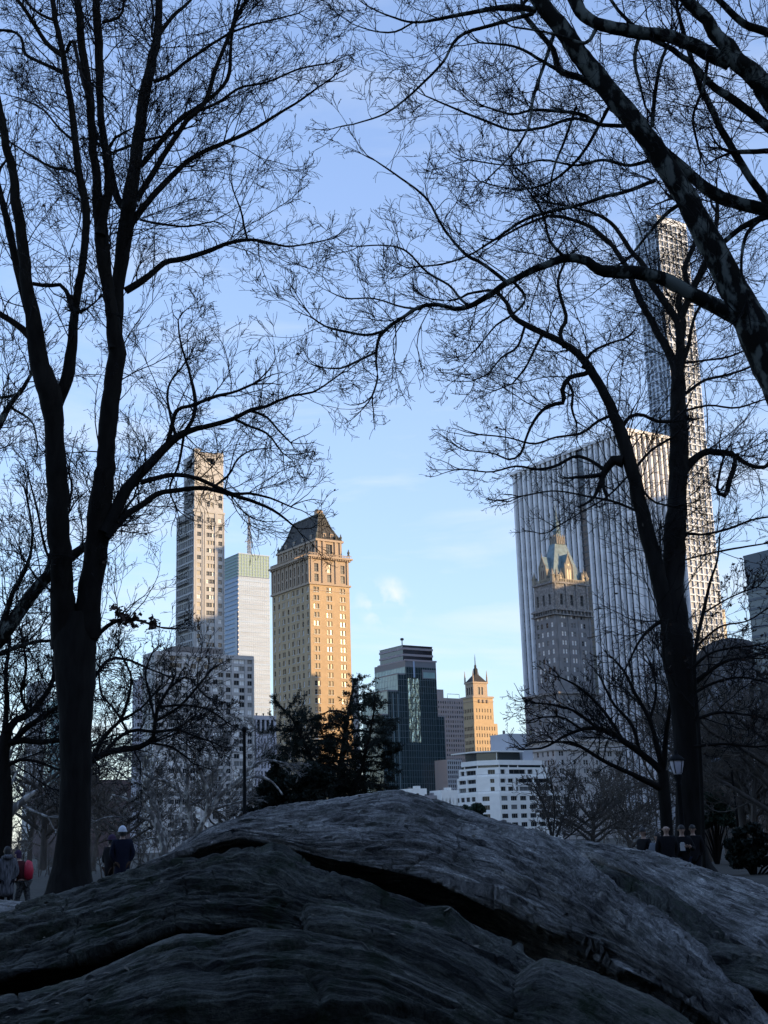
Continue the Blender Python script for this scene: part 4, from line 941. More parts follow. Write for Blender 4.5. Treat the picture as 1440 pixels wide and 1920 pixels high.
# ------------------------------------------------------------------ trees
TR = np.random.default_rng(5)
def bark_mat(name, base, patch=None, amt=.5, scale=6):
    mt = nmat(name, base, 0.9, spec=.12, alb=False, bump=(9.0, .9, .03, (1,1,.28)))
    nt = mt.node_tree; b = nt.nodes['Principled BSDF']; L = nt.links.new
    tc = nt.nodes.new('ShaderNodeTexCoord'); mp = nt.nodes.new('ShaderNodeMapping'); mp.inputs['Scale'].default_value = (1,1,.55) if patch else (1,1,.2)
    n = nt.nodes.new('ShaderNodeTexNoise'); n.inputs['Scale'].default_value = scale; n.inputs['Detail'].default_value = 4
    L(tc.outputs['Object'], mp.inputs[0]); L(mp.outputs[0], n.inputs['Vector'])
    r = nt.nodes.new('ShaderNodeMapRange'); r.inputs[1].default_value = .50 if patch else .3; r.inputs[2].default_value = .60 if patch else .7
    r.inputs[3].default_value = 0; r.inputs[4].default_value = amt; L(n.outputs['Fac'], r.inputs[0])
    mx = nt.nodes.new('ShaderNodeMix'); mx.data_type = 'RGBA'; L(r.outputs[0], mx.inputs[0])
    mx.inputs[6].default_value = (*base,1); mx.inputs[7].default_value = (*(patch or tuple(c*2 for c in base)),1); L(mx.outputs[2], b.inputs['Base Color'])
    return mt
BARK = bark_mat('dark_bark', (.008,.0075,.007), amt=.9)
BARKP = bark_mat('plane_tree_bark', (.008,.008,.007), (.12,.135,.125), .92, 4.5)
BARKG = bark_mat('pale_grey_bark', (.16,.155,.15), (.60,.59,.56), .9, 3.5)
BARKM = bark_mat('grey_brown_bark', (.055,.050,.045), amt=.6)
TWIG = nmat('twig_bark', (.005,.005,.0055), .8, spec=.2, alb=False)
TWIGG = nmat('grey_twig_bark', (.19,.185,.175), .8, spec=.2, alb=False)
TWIGM = nmat('brown_twig_bark', (.085,.076,.066), .8, spec=.2, alb=False)
LEAF = nmat('dead_leaf', (.035,.018,.010), .8, alb=False)

def unit(v): return v/(np.linalg.norm(v, axis=-1, keepdims=True)+1e-9)
def tubes(P, Rr, k):
    """P (N,S,3) paths, Rr (N,S) radii, k sides -> verts, quad faces"""
    N, S = P.shape[:2]
    T = np.gradient(P, axis=1); T = unit(T)
    ref = np.where(np.abs(T[:,:1,2:3]) > .9, np.array([1.,0,0]), np.array([0,0,1.]))*np.ones_like(T)
    U = unit(np.cross(T, ref)); W = np.cross(T, U)
    a = np.linspace(0, 2*np.pi, k, endpoint=False)
    V = P[:,:,None]+Rr[:,:,None,None]*(U[:,:,None]*np.cos(a)[:,None]+W[:,:,None]*np.sin(a)[:,None])
    base = (np.arange(N)[:,None,None]*S+np.arange(S-1)[None,:,None])*k; q = np.arange(k)[None,None,:]; q1 = (q+1)%k
    Fq = np.stack([base+q, base+q1, base+k+q1, base+k+q], -1).reshape(-1,4)
    return V.reshape(-1,3), Fq
def merge(parts):
    Vs, Fs, o = [], [], 0
    for V, Fq in parts: Vs.append(V); Fs.append(Fq+o); o += len(V)
    return np.concatenate(Vs), np.concatenate(Fs)
def grow(S0, D0, ln, r0, seg, curl, trop, taper=.3, rmin=.004):
    N = len(S0); P = np.zeros((N,seg+1,3)); P[:,0] = S0; d = D0.copy(); st = (ln/seg)[:,None]; bend = TR.normal(0,.55/seg,(N,3))
    for i in range(seg):
        d = unit(d+bend+TR.normal(0,curl,(N,3))+np.array([0,0,1.])*trop); P[:,i+1] = P[:,i]+d*st
    t = np.linspace(0,1,seg+1)[None,:]; Rr = np.maximum(r0[:,None]*(1-(1-taper)*t), rmin); return P, Rr
def spawn(P, Rr, ln, n, tmin, ang, lf, rf):
    """n children per path"""
    N, S = P.shape[:2]; i = np.repeat(np.arange(N), n); i = i[TR.random(len(i)) < np.clip(ln[i]/(np.percentile(ln,70)), .12, 1)]; t = tmin+(1-tmin)*TR.random(len(i))*.999; f = t*(S-1); k = f.astype(int); w = (f-k)[:,None]
    s = P[i,k]*(1-w)+P[i,k+1]*w; d = unit(P[i,k+1]-P[i,k]); r = Rr[i,k]
    side = unit(np.cross(d, TR.normal(0,1,(len(i),3)))); a = np.radians(TR.normal(ang,12,len(i)))[:,None]
    return s, unit(d*np.cos(a)+side*np.sin(a)), ln[i]*lf*(1.15-.6*t)*TR.uniform(.55,1.3,len(i)), r*rf
def smooth_line(pts, step):
    p = np.array(pts, float); d = np.concatenate([[0],np.cumsum(np.linalg.norm(np.diff(p[:,:3],axis=0),axis=1))])
    n = max(4, int(d[-1]/step)); x = np.linspace(0,d[-1],n); q = np.vstack([2*p[0]-p[1], p, 2*p[-1]-p[-2]])
    i = np.clip(np.searchsorted(d, x, side='right')-1, 0, len(p)-2); t = ((x-d[i])/(d[i+1]-d[i]+1e-9))[:,None]
    a, b, c, e = q[i], q[i+1], q[i+2], q[i+3]
    return .5*((2*b)+(c-a)*t+(2*a-5*b+4*c-e)*t*t+(3*b-a-3*c+e)*t**3)

def traced_tree(name, label, limbs, Y, bark, twig, dens=1.0, l1=2.2, rmin=.008, drift=.35, seed=1, group=None, levels=4, twigs_from=1, trop=.05, leaves=0, cat='tree', flare=None, n2=6, n3=5, n4=3, clip=None):
    """limbs: polylines of (column, row, width) measured in the photograph at depth Y; each gets its own depth as it leaves its parent"""
    global TR
    TR = np.random.default_rng(seed); placed = []; objs = []
    for li, L_ in enumerate(limbs):
        px = np.array(L_, float)
        if placed:
            allp = np.concatenate(placed); k = np.argmin(np.hypot(allp[:,0]-px[0,0], allp[:,1]-px[0,1])); y0 = allp[k,2]
            if np.hypot(*(allp[k,:2]-px[0,:2])) > 60: y0 = Y
        else: y0 = Y
        run = np.concatenate([[0],np.cumsum(np.hypot(np.diff(px[:,0]),np.diff(px[:,1])))])*Y/F
        sl = TR.uniform(-1,1)*drift if li else 0; dep = y0+sl*run+.0*run**2
        placed.append(np.stack([px[:,0],px[:,1],dep],1))
        pts = [(*at(a,b,c), w/2*c/F*1.01) for (a,b,w),c in zip(px[:,:3],dep)]
        q = smooth_line(pts, .22*Y/40 if Y > 15 else .1)
        n = len(q); r = np.maximum(q[:,3], rmin)
        wig = np.cumsum(TR.normal(0,.35,(n,3)),0); wig -= np.linspace(0,1,n)[:,None]*wig[-1]; wig *= r.mean()*(.22 if li else .06)
        q[:,:3] += wig; q[:,3] = r*(1+(.07 if li else .02)*np.convolve(TR.normal(0,1,n+8),np.ones(5)/5,'same')[4:-4]); objs.append(q)
    base = objs[0][0]; root = empty(name, (base[0], base[1], 0)); tag(root, label, cat, group)
    off = np.array([base[0], base[1], 0.])
    for li, q in enumerate(objs):
        P = (q[:,:3]-off)[None]; k = 20 if q[:,3].max() > .2 else (10 if q[:,3].max() > .06 else 6)
        Rr = q[:,3][None]
        if li == 0 and flare: Rr = Rr*(1+flare*np.exp(-(q[:,2]-q[0,2])/.5))[None]
        V, Fq = tubes(P, Rr, k)
        if k >= 10:
            ns = VN(seed+li); rr_ = np.linalg.norm(V-np.repeat(P[0],k,0),axis=1); a = np.tile(np.arange(k)*1.0,len(q)); z = np.repeat(np.arange(len(q))*1.0,k)
            V = np.repeat(P[0],k,0)+(V-np.repeat(P[0],k,0))*(1+.10*(ns(a*1.0,z*.35)-.5)+.04*(ns(a*.5+7,z*.1)-.5))[:,None]
        # closed tip
        Fq = np.concatenate([Fq]); me = np_mesh('trunk' if li == 0 else 'branch', V, Fq, [bark]); link('trunk' if li == 0 else 'branch', me, root)
    # side branches and twigs off every limb
    S0, D0, LN, R0 = [], [], [], []
    for li, q in enumerate(objs):
        if li < twigs_from: continue
        seglen = np.linalg.norm(np.diff(q[:,:3],axis=0),axis=1); tot = seglen.sum()
        cnt = max(2, int(tot*dens*(40/Y if Y<40 else 1)*TR.uniform(2.9,3.5)))
        t = TR.random(cnt)**.8*(len(q)-1.01); k = t.astype(int); s = q[k,:3]; d = unit(q[np.minimum(k+1,len(q)-1),:3]-q[k,:3])
        side = unit(np.cross(d, TR.normal(0,1,(cnt,3)))); a = np.radians(TR.normal(52,14,cnt))[:,None]
        r = q[k,3]; S0.append(s); D0.append(unit(d*np.cos(a)+side*np.sin(a)+np.array([0,0,.12]))); LN.append(l1*np.clip((r/(.06*Y/40))**.45,.30,1.35)*TR.uniform(.35,1.25,cnt)*(Y/40)**.6); R0.append(np.clip(r*.38,rmin*1.4,.022*Y/40))
        # the limb's own end carries on as a fan of branches
        e = 3; S0.append(np.repeat(q[-1:,:3],e,0)); dd = unit(q[-1:,:3]-q[-3:-2,:3]); D0.append(unit(np.repeat(dd,e,0)+TR.normal(0,.30,(e,3)))); LN.append(np.full(e,l1*.55)*TR.uniform(.6,1.1,e)*(Y/40)**.6); R0.append(np.full(e,max(q[-1,3]*.8,rmin*1.5)))
    S0, D0, LN, R0 = map(np.concatenate, (S0,D0,LN,R0)); out = []; lv = []
    P, Rr = grow(S0-off, D0, LN, R0, 9, .13, trop, .35, rmin); out.append(tubes(P, Rr, 4)); ln = LN
    for n, ang, lf, seg, cu in ((n2,36,.52,6,.12),(n3,34,.54,5,.13),(n4,32,.62,3,.11))[:levels-1]:
        s, d, ln2, r = spawn(P, Rr, ln, n, .18, ang, lf, .58)
        P, Rr = grow(s, d, ln2, r, seg, cu, trop*.8, .4, rmin); ln = ln2; out.append(tubes(P, Rr, 3))
    V, Fq = merge(out); o = link('twigs', np_mesh('twigs', V, Fq, [twig], smooth=False), root); o['kind'] = 'stuff'
    if leaves:
        i = TR.integers(0,len(P),leaves); c = P[i,-1]; leaf_cloud(root, c, .045*Y/40, LEAF)
    return root, objs
def leaf_cloud(root, c, s, mt, name='leaves', stuff=True, jitter=.02, elong=1.4):
    n = len(c); a = unit(TR.normal(0,1,(n,3))); b = unit(np.cross(a, TR.normal(0,1,(n,3)))); sc_ = s*TR.uniform(.5,1.3,(n,1))
    V = np.stack([c-a*sc_*elong, c+b*sc_, c+a*sc_*elong, c-b*sc_],1).reshape(-1,3); Fq = np.arange(n*4).reshape(-1,4)
    o = link(name, np_mesh(name, V, Fq, [mt], smooth=False), root)
    if stuff: o['kind'] = 'stuff'
    return o

LT = [
 [(128,1712,100),(130,1660,78),(135,1600,64),(138,1520,57),(139,1440,56),(139,1350,62),(138,1270,72),(138,1200,80),(140,1150,78)],
 [(120,1215,52),(117,1150,46),(115,1060,41),(112,960,39),(109,860,39),(106,790,40),(100,735,46),(88,690,44),(76,640,38),(64,570,28),(50,480,23),(39,400,21),(24,320,18),(8,250,16),(-6,180,14)],
 [(66,620,20),(44,555,17),(26,480,15),(12,410,13),(-6,340,12)],
 [(72,650,17),(45,618,15),(22,602,13),(-8,584,12)],
 [(103,790,8),(113,742,22),(126,700,25),(134,650,21),(138,600,18),(146,550,16),(155,495,16),(160,440,16),(160,390,16),(148,330,15),(140,265,14),(131,185,13),(116,95,12),(102,25,11),(95,-40,9)],
 [(162,1190,56),(168,1120,47),(177,1040,45),(185,960,43),(191,895,40),(195,830,36),(201,760,36),(206,700,36),(211,645,34),(205,590,26),(196,530,27),(190,470,28),(184,415,26),(177,330,18),(170,250,17),(160,160,17),(152,80,16),(144,0,14),(140,-45,12)],
 [(216,655,22),(223,590,24),(228,520,26),(235,450,30),(244,385,31),(252,325,27),(261,260,25),(270,190,24),(281,125,20),(292,75,18),(296,25,16),(299,-30,13)],
 [(188,440,20),(196,395,18),(204,350,18),(200,285,16),(191,215,14),(188,130,17),(184,60,18),(180,0,16),(177,-40,14)],
 [(236,400,16),(222,375,16),(210,330,13),(203,280,12)],
 [(247,418,15),(270,386,13),(302,350,12),(340,312,11),(372,288,10),(410,270,9),(442,257,8),(480,240,7),(520,214,6),(560,190,5),(605,158,4)],
 [(255,375,13),(284,330,13),(310,288,12),(332,255,11),(352,225,11),(372,207,11),(390,180,9),(404,130,9),(426,76,8),(446,30,8),(468,-10,7)],
 [(264,312,11),(298,272,11),(322,240,10),(348,217,11),(378,198,10),(412,170,8),(430,140,8),(433,90,7),(440,40,6),(452,-10,5)],
 [(372,208,7),(410,192,6),(450,165,5),(500,155,4),(560,130,4),(620,118,3)],
 [(210,287,6),(245,273,6),(278,262,6),(312,254,5),(350,240,4)],
 [(288,153,9),(318,142,8),(343,120,7),(372,100,7),(404,78,6),(440,58,5),(490,42,4),(560,25,3)],
 [(300,62,9),(326,28,8),(356,2,6),(375,-25,5)],
 [(290,78,6),(284,60,5),(288,30,5),(282,-10,5)],
 [(192,42,7),(215,36,7),(228,28,6),(232,5,6),(236,-30,5)],
 [(236,545,16),(262,530,15),(290,508,13),(312,490,12),(346,484,11),(390,470,10),(430,455,8),(470,449,7),(505,455,5),(540,462,4),(575,458,3),(612,450,3)],
 [(464,449,5),(458,425,5),(452,395,4),(440,365,3)],
 [(262,412,5),(300,420,5),(350,425,4),(400,415,3)],
 [(62,532,9),(90,536,9),(112,534,8),(127,550,9),(134,575,12)],
 [(128,140,9),(96,126,8),(70,114,7),(46,100,7),(40,72,6),(22,58,6),(-8,56,5)],
 [(122,108,11),(88,82,10),(62,42,9),(44,14,8),(22,-12,7)],
 [(108,40,7),(82,30,6),(56,12,5),(40,-15,4)],
 [(150,335,7),(128,318,6),(104,316,6),(78,305,5),(42,282,4),(8,258,4)],
 [(135,262,6),(110,240,5),(80,205,4),(40,185,3)],
 [(124,100,8),(136,76,8),(150,130,7)],
 [(196,1000,27),(212,966,25),(234,922,23),(260,890,20),(290,860,18),(318,832,16),(340,815,14),(368,805,11),(402,797,10),(440,786,9),(470,770,8),(500,762,7),(540,745,5),(590,735,4),(640,700,3)],
 [(312,838,10),(320,810,9),(332,770,8),(360,760,7),(402,744,7),(440,735,5),(470,722,5)],
 [(345,812,9),(360,788,8),(366,762,8),(362,730,7),(352,690,5),(338,640,4),(334,600,3)],
 [(330,822,7),(320,780,6),(314,740,5),(322,712,4),(340,690,4)],
 [(200,1008,15),(232,970,14),(268,946,13),(296,926,11),(330,920,10),(372,916,9),(412,922,8),(448,932,7),(486,945,6),(520,962,5),(555,990,3)],
 [(262,905,11),(292,896,10),(326,890,9),(366,896,8),(402,912,8),(436,926,6),(470,925,5),(510,935,4),(545,950,3)],
 [(470,770,6),(500,782,5),(520,805,4),(545,830,3)],
 [(440,786,6),(470,800,5),(500,812,4),(530,850,3)],
 [(402,912,5),(430,890,5),(445,862,4),(470,845,3),(505,840,2)],
 [(345,814,6),(335,870,5),(318,915,4),(330,950,3)],
 [(172,1210,9),(188,1185,9),(215,1165,8),(245,1160,6),(275,1168,4),(300,1176,3)],
 [(116,980,5),(135,920,5),(130,890,4)],
 [(112,1090,5),(85,1030,5),(70,960,4),(55,900,3)],
 [(98,1110,5),(70,1085,4),(40,1040,3)],
]
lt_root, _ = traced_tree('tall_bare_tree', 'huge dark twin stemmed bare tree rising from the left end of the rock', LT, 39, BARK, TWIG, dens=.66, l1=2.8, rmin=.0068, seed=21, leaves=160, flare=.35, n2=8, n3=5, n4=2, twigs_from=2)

TR = np.random.default_rng(77); lc = []
for q_ in range(420):
    t_ = TR.random(); px_, py_ = 205+95*t_, 1152+22*t_+TR.normal(0,7)*(1.3-t_*.4); w_ = at(px_, py_, 39+TR.normal(0,.25))
    if VN(9)(np.array([px_*.09]), np.array([py_*.12]))[0] > .42: lc.append(tuple(w_-lt_root.location))
leaf_cloud(lt_root, np.array(lc), .055, LEAF, 'dead_leaves')

RT = [
 [(1306,1655,84),(1296,1612,60),(1291,1550,51),(1288,1470,48),(1285,1390,48),(1280,1310,50),(1273,1240,58),(1268,1190,56)],
 [(1274,1215,50),(1267,1120,46),(1268,1040,40),(1272,940,35),(1273,850,36),(1272,780,33),(1270,730,30),(1266,700,22),(1258,672,18),(1244,645,16),(1226,612,14),(1205,575,13),(1188,540,12),(1175,505,11),(1158,475,10),(1138,452,9),(1110,428,8),(1070,412,7),(1030,405,6),(985,420,5),(940,445,4)],
 [(1262,1215,34),(1246,1130,31),(1228,1062,30),(1210,1000,29),(1195,940,27),(1180,880,26),(1164,822,25),(1148,778,21),(1126,735,18),(1102,692,17),(1078,662,15),(1046,640,13),(1016,628,12),(984,612,11),(962,594,10),(950,565,8),(925,545,7),(890,548,5),(850,560,4),(805,560,3)],
 [(1276,730,22),(1273,690,19),(1276,645,17),(1272,606,16),(1256,580,14),(1238,552,13),(1222,530,12),(1206,494,11),(1186,472,10),(1168,446,9),(1148,420,8),(1120,402,7),(1080,390,5),(1030,380,4)],
 [(1276,645,13),(1282,605,12),(1272,562,12),(1286,532,12),(1284,502,11),(1300,465,10),(1306,430,9),(1290,390,8),(1262,372,7)],
 [(1275,610,13),(1292,560,14),(1312,515,14),(1328,480,13),(1338,440,12),(1345,400,10)],
 [(1272,700,12),(1290,650,8),(1300,600,6),(1320,560,5),(1350,510,4)],
 [(1058,652,9),(1050,622,9),(1062,598,8),(1052,560,7),(1046,525,6),(1060,490,5)],
 [(1106,697,11),(1090,703,10),(1068,707,10),(1054,730,10),(1058,752,9),(1040,757,8),(1020,766,7),(1000,792,6),(986,822,5),(976,850,5),(955,862,4),(925,850,3),(880,845,3)],
 [(1062,712,6),(1074,735,6),(1072,765,5),(1080,790,4)],
 [(1168,866,24),(1148,866,18),(1136,882,14),(1130,892,12)],
 [(1136,884,8),(1104,862,7),(1076,856,6),(1042,874,6),(1008,880,5),(968,874,4),(920,885,3),(870,880,3)],
 [(1160,812,9),(1180,782,8),(1204,778,7),(1232,790,7),(1260,790,8)],
 [(1190,880,7),(1215,850,6),(1240,832,5),(1262,820,6)],
 [(1186,870,5),(1200,910,5),(1225,940,4),(1262,950,4)],
 [(1092,690,7),(1110,660,6),(1140,645,5),(1165,637,4)],
 [(1282,885,18),(1300,862,15),(1326,846,13),(1352,848,13),(1378,852,12),(1378,876,10),(1368,904,10),(1364,926,10),(1352,928,9),(1344,918,7),(1348,890,5),(1356,860,4)],
 [(1378,854,10),(1400,870,9),(1430,876,8),(1455,860,8)],
 [(1286,738,7),(1320,714,6),(1360,704,5),(1402,690,4),(1450,668,4)],
 [(1284,770,5),(1330,760,4),(1380,765,4),(1430,750,3)],
 [(1284,680,5),(1320,676,4),(1370,668,4),(1430,640,3)],
 [(1284,1000,6),(1322,1002,5),(1372,990,5),(1410,975,4),(1450,968,4)],
 [(1284,1050,4),(1320,1040,4),(1370,1030,4),(1430,1020,3)],
 [(1200,960,5),(1150,940,5),(1100,930,4),(1040,920,3),(980,930,3)],
 [(1180,890,4),(1140,930,4),(1090,960,3),(1040,990,3)],
 [(1148,778,7),(1120,790,6),(1090,812,5),(1040,820,4),(1000,832,4),(950,820,3),(900,815,3)],
 [(984,612,6),(970,650,5),(940,670,4),(915,700,3),(890,712,3)],
 [(1016,628,6),(1000,660,5),(985,690,4),(960,720,3)],
 [(1290,1290,14),(1325,1262,8),(1360,1240,6),(1400,1232,4)],
 [(1255,1160,12),(1230,1170,8),(1200,1200,5),(1180,1240,4)],
]
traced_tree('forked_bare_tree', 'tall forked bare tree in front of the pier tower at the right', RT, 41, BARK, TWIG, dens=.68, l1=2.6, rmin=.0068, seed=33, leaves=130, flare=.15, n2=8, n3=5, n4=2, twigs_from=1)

PT = [
 [(1760,1500,190),(1690,1150,160),(1600,920,140),(1510,770,120),(1450,665,98),(1405,590,66),(1366,515,54),(1332,445,50),(1292,372,46),(1250,308,43),(1212,252,41),(1170,198,42),(1122,140,41),(1080,90,38),(1042,42,36),(1008,-5,34),(985,-45,32)],
 [(1425,612,52),(1386,592,40),(1340,572,31),(1290,547,29),(1242,522,27),(1200,512,26),(1152,510,25),(1122,506,22),(1100,491,20),(1062,485,18),(1022,499,15),(982,518,14),(952,534,13),(918,556,12),(886,575,11),(852,582,9),(820,576,8),(786,580,8),(756,598,7),(726,618,7),(708,640,6),(703,680,5),(706,710,4),(698,742,4)],
 [(1620,560,90),(1560,400,70),(1500,268,54),(1445,190,46),(1405,145,42),(1377,120,38),(1354,88,32),(1322,44,28),(1294,12,24),(1262,-20,22)],
 [(1368,118,34),(1330,98,32),(1290,76,30),(1240,60,28),(1182,52,27),(1124,40,26),(1092,20,27),(1074,-5,28),(1060,-40,28)],
 [(1560,520,40),(1500,430,34),(1440,400,29),(1382,386,27),(1328,364,26),(1278,318,22),(1243,284,20),(1200,240,17),(1150,185,15),(1092,152,15),(1048,132,15),(1036,90,12),(996,46,11),(978,20,10)],
 [(1500,290,26),(1440,238,21),(1382,195,19),(1330,158,16),(1290,116,14),(1250,86,12),(1210,66,10),(1160,20,8),(1130,-20,7)],
 [(1440,380,20),(1405,330,17),(1373,274,16),(1343,218,14),(1312,152,13),(1290,90,10),(1270,20,8)],
 [(1500,90,22),(1440,62,18),(1400,48,16),(1370,22,14),(1340,-10,12)],
 [(1480,283,12),(1440,283,11),(1405,285,10),(1374,285,9)],
 [(1222,238,9),(1228,172,9),(1238,120,8),(1252,84,7)],
 [(1354,456,10),(1385,430,12),(1420,412,13),(1470,396,16)],
 [(1172,236,9),(1122,232,8),(1092,214,8),(1040,208,7),(1000,206,6),(960,214,5),(910,200,4)],
 [(1122,232,6),(1070,222,6),(1020,238,6),(960,243,5),(900,222,5),(850,202,4),(798,180,3)],
 [(1100,150,9),(1052,134,8),(1010,112,7),(985,96,6),(955,85,5),(900,80,4)],
 [(1228,338,9),(1180,358,8),(1130,370,8),(1092,383,7),(1040,395,7),(985,412,6),(930,448,5),(880,478,4),(830,495,4),(780,500,3)],
 [(1005,20,14),(960,12,12),(900,20,10),(858,28,9),(818,36,7),(775,42,5),(730,30,4),(690,12,3)],
 [(1000,25,9),(930,45,8),(863,67,7),(830,117,6),(780,167,5),(727,210,4),(673,230,3),(640,237,3)],
 [(955,533,9),(905,494,7),(873,477,7),(832,428,6),(800,373,5),(746,330,4),(705,302,3)],
 [(880,575,7),(862,560,6),(842,535,5),(800,510,5),(760,470,4),(720,460,3),(672,462,3)],
 [(786,580,5),(750,575,4),(700,560,3),(650,560,3),(620,548,2)],
 [(726,618,6),(690,628,5),(650,622,5),(610,612,4),(585,595,3)],
 [(706,660,5),(680,672,5),(640,690,4),(610,690,3)],
 [(960,525,7),(985,560,6),(960,590,5),(930,610,4),(905,640,3)],
 [(1060,485,7),(1030,450,6),(1020,410,5),(1000,370,4),(975,340,3)],
 [(1080,200,6),(1060,260,6),(1040,310,5),(1030,360,4)],
 [(1292,372,10),(1250,400,8),(1215,440,6),(1190,470,5)],
 [(1150,185,8),(1120,240,7),(1090,290,6),(1050,330,5),(1010,350,4),(960,355,3),(900,340,3)],
 [(1278,318,9),(1230,300,8),(1180,310,7),(1130,300,6),(1080,310,5),(1020,300,4),(960,310,3),(880,300,3)],
 [(1040,60,9),(1020,120,8),(1000,180,7),(990,240,5),(960,290,4),(920,330,3)],
 [(1200,60,9),(1190,110,8),(1200,160,6),(1210,200,5)],
 [(1330,100,8),(1320,160,7),(1300,220,6),(1310,280,5)],
 [(1440,400,9),(1400,440,8),(1390,500,6),(1400,560,5)],
 [(1124,40,9),(1100,80,8),(1060,70,6),(1020,60,5),(960,50,4)],
 [(775,42,4),(740,60,4),(700,58,3),(660,45,2)],
]
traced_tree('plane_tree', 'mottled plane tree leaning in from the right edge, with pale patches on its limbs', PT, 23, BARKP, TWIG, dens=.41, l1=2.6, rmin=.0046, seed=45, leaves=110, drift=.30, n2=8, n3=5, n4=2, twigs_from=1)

# ---- traced smaller trees
def tt(name, label, limbs, Y, bark, twig, **k): return traced_tree(name, label, limbs, Y, bark, twig, **k)
tt('leaning_plane_tree', 'pale barked limb of a plane tree slanting up behind the great left trunk', [
 [(-260,1560,60),(-160,1400,48),(-60,1262,32),(0,1196,28),(42,1136,24),(86,1082,22),(130,1046,19),(168,1018,14),(215,975,8),(250,935,5)],
 [(0,1196,16),(20,1120,10),(50,1060,7),(60,1000,5),(50,930,4)], [(86,1082,9),(100,1020,6),(130,960,4)],
 [(-60,1262,14),(-10,1230,10),(60,1205,7),(110,1200,5)],
 [(-200,1100,30),(-120,980,24),(-50,870,18),(0,806,14),(22,765,11),(40,737,9),(60,702,7),(72,672,5)], [(40,737,7),(5,745,6),(-30,742,6)], [(22,765,6),(60,790,4),(70,830,3)]], 47, BARKP, TWIG, dens=.8, l1=2.4, rmin=.009, seed=51, n2=7, n3=5, n4=2, twigs_from=0)
tt('gnarled_bare_tree', 'gnarled dark bare tree with level limbs at the far left edge', [
 [(4,1640,30),(8,1560,28),(10,1480,26),(6,1420,24),(12,1375,20)], [(12,1395,16),(40,1388,12),(75,1392,10),(110,1388,9),(150,1394,7)],
 [(12,1375,16),(30,1350,13),(55,1340,12),(78,1312,10),(98,1280,8),(104,1235,6),(112,1190,5)], [(30,1385,12),(48,1365,12),(70,1350,10),(100,1330,8),(130,1310,6)],
 [(8,1380,12),(12,1320,9),(10,1260,8),(18,1200,6),(14,1140,4)], [(8,1440,10),(35,1425,7),(70,1428,6),(100,1440,5)], [(55,1340,7),(40,1300,6),(50,1250,5),(40,1190,4)],
 [(5,1400,12),(-30,1350,9),(-40,1290,7)], [(98,1280,5),(130,1250,4),(160,1245,3)]], 52, BARK, TWIG, dens=1.1, l1=2.3, rmin=.009, seed=52, n2=8, n3=5, n4=2)
tt('pale_stub_tree', 'pale barked broken limb low down at the left edge behind the walkers', [
 [(-40,1600,22),(-10,1562,18),(12,1535,15),(36,1508,13),(58,1490,11),(72,1482,7)], [(-10,1562,9),(-20,1500,7),(-12,1440,5)], [(36,1508,6),(60,1520,5),(90,1532,4)], [(12,1535,6),(14,1490,5),(30,1450,4)]], 58, BARKG, TWIGG, dens=.8, l1=2.0, rmin=.010, seed=53, n2=5, n3=3, n4=2)
tt('spreading_bare_tree', 'dark spreading bare tree with a dense rounded crown, right of the great left trunk', [
 [(148,1640,24),(150,1560,20),(150,1490,18),(156,1445,16)], [(156,1445,14),(176,1424,12),(198,1413,11),(222,1406,11),(256,1402,10),(278,1392,9),(288,1380,8),(292,1352,7),(300,1320,6),(318,1290,5)],
 [(198,1413,8),(216,1388,7),(240,1372,7),(262,1368,6),(290,1372,6),(330,1368,5),(360,1378,4),(395,1390,4)], [(292,1352,6),(330,1330,6),(360,1300,5),(380,1275,4)],
 [(172,1428,8),(196,1380,7),(226,1350,6),(240,1310,5),(246,1270,4),(232,1236,4)], [(290,1350,5),(280,1300,5),(272,1260,4),(285,1225,3)],
 [(300,1325,5),(345,1322,4),(390,1330,4),(420,1350,3)], [(226,1350,5),(262,1330,4),(290,1300,4)], [(240,1372,5),(215,1330,4),(190,1300,4),(186,1250,3)],
 [(160,1300,6),(200,1240,6),(236,1236,5),(270,1250,4),(310,1266,3)], [(318,1290,4),(350,1270,3),(380,1300,3)], [(278,1392,5),(320,1400,4),(350,1420,3)]], 60, BARK, TWIG, dens=.65, l1=2.3, rmin=.010, seed=54, n2=8, n3=5, n4=2, leaves=120)
tt('pale_twin_tree', 'small pale grey tree with twin stems leaning left, beside the dark couple', [
 [(312,1612,12),(302,1570,11),(294,1545,10),(282,1522,8),(268,1508,7),(253,1504,6),(234,1497,5),(210,1490,3)], [(318,1606,11),(314,1572,9),(303,1550,8),(297,1530,6),(292,1505,6),(284,1474,5),(286,1440,4),(300,1405,3)],
 [(292,1550,6),(277,1537,5),(258,1532,5),(236,1533,4),(205,1531,3),(180,1540,3)], [(294,1522,5),(270,1480,4),(240,1460,3),(210,1440,3)], [(284,1474,4),(262,1450,3),(250,1420,3)], [(314,1572,5),(335,1540,4),(340,1500,4),(330,1460,3)]], 62, BARKG, TWIGG, dens=.6, l1=1.5, rmin=.010, seed=55, n2=7, n3=5, n4=2)
tt('pale_vase_tree', 'grey vase shaped bare tree standing in front of the concrete apartment block', [
 [(356,1590,10),(358,1545,9),(354,1512,8),(351,1486,8),(352,1440,7),(347,1420,6),(330,1406,4),(300,1398,3)], [(350,1492,7),(330,1480,6),(311,1465,6),(282,1458,5),(255,1438,4),(235,1410,3)], [(352,1438,5),(370,1425,5),(376,1402,4),(372,1370,3),(385,1340,3)],
 [(351,1470,5),(335,1440,4),(318,1410,3),(310,1370,3)], [(354,1512,5),(390,1490,4),(400,1450,4),(392,1410,3)], [(347,1420,4),(350,1385,4),(340,1350,3)]], 64, BARKG, TWIGG, dens=.55, l1=1.5, rmin=.010, seed=56, n2=7, n3=5, n4=2)
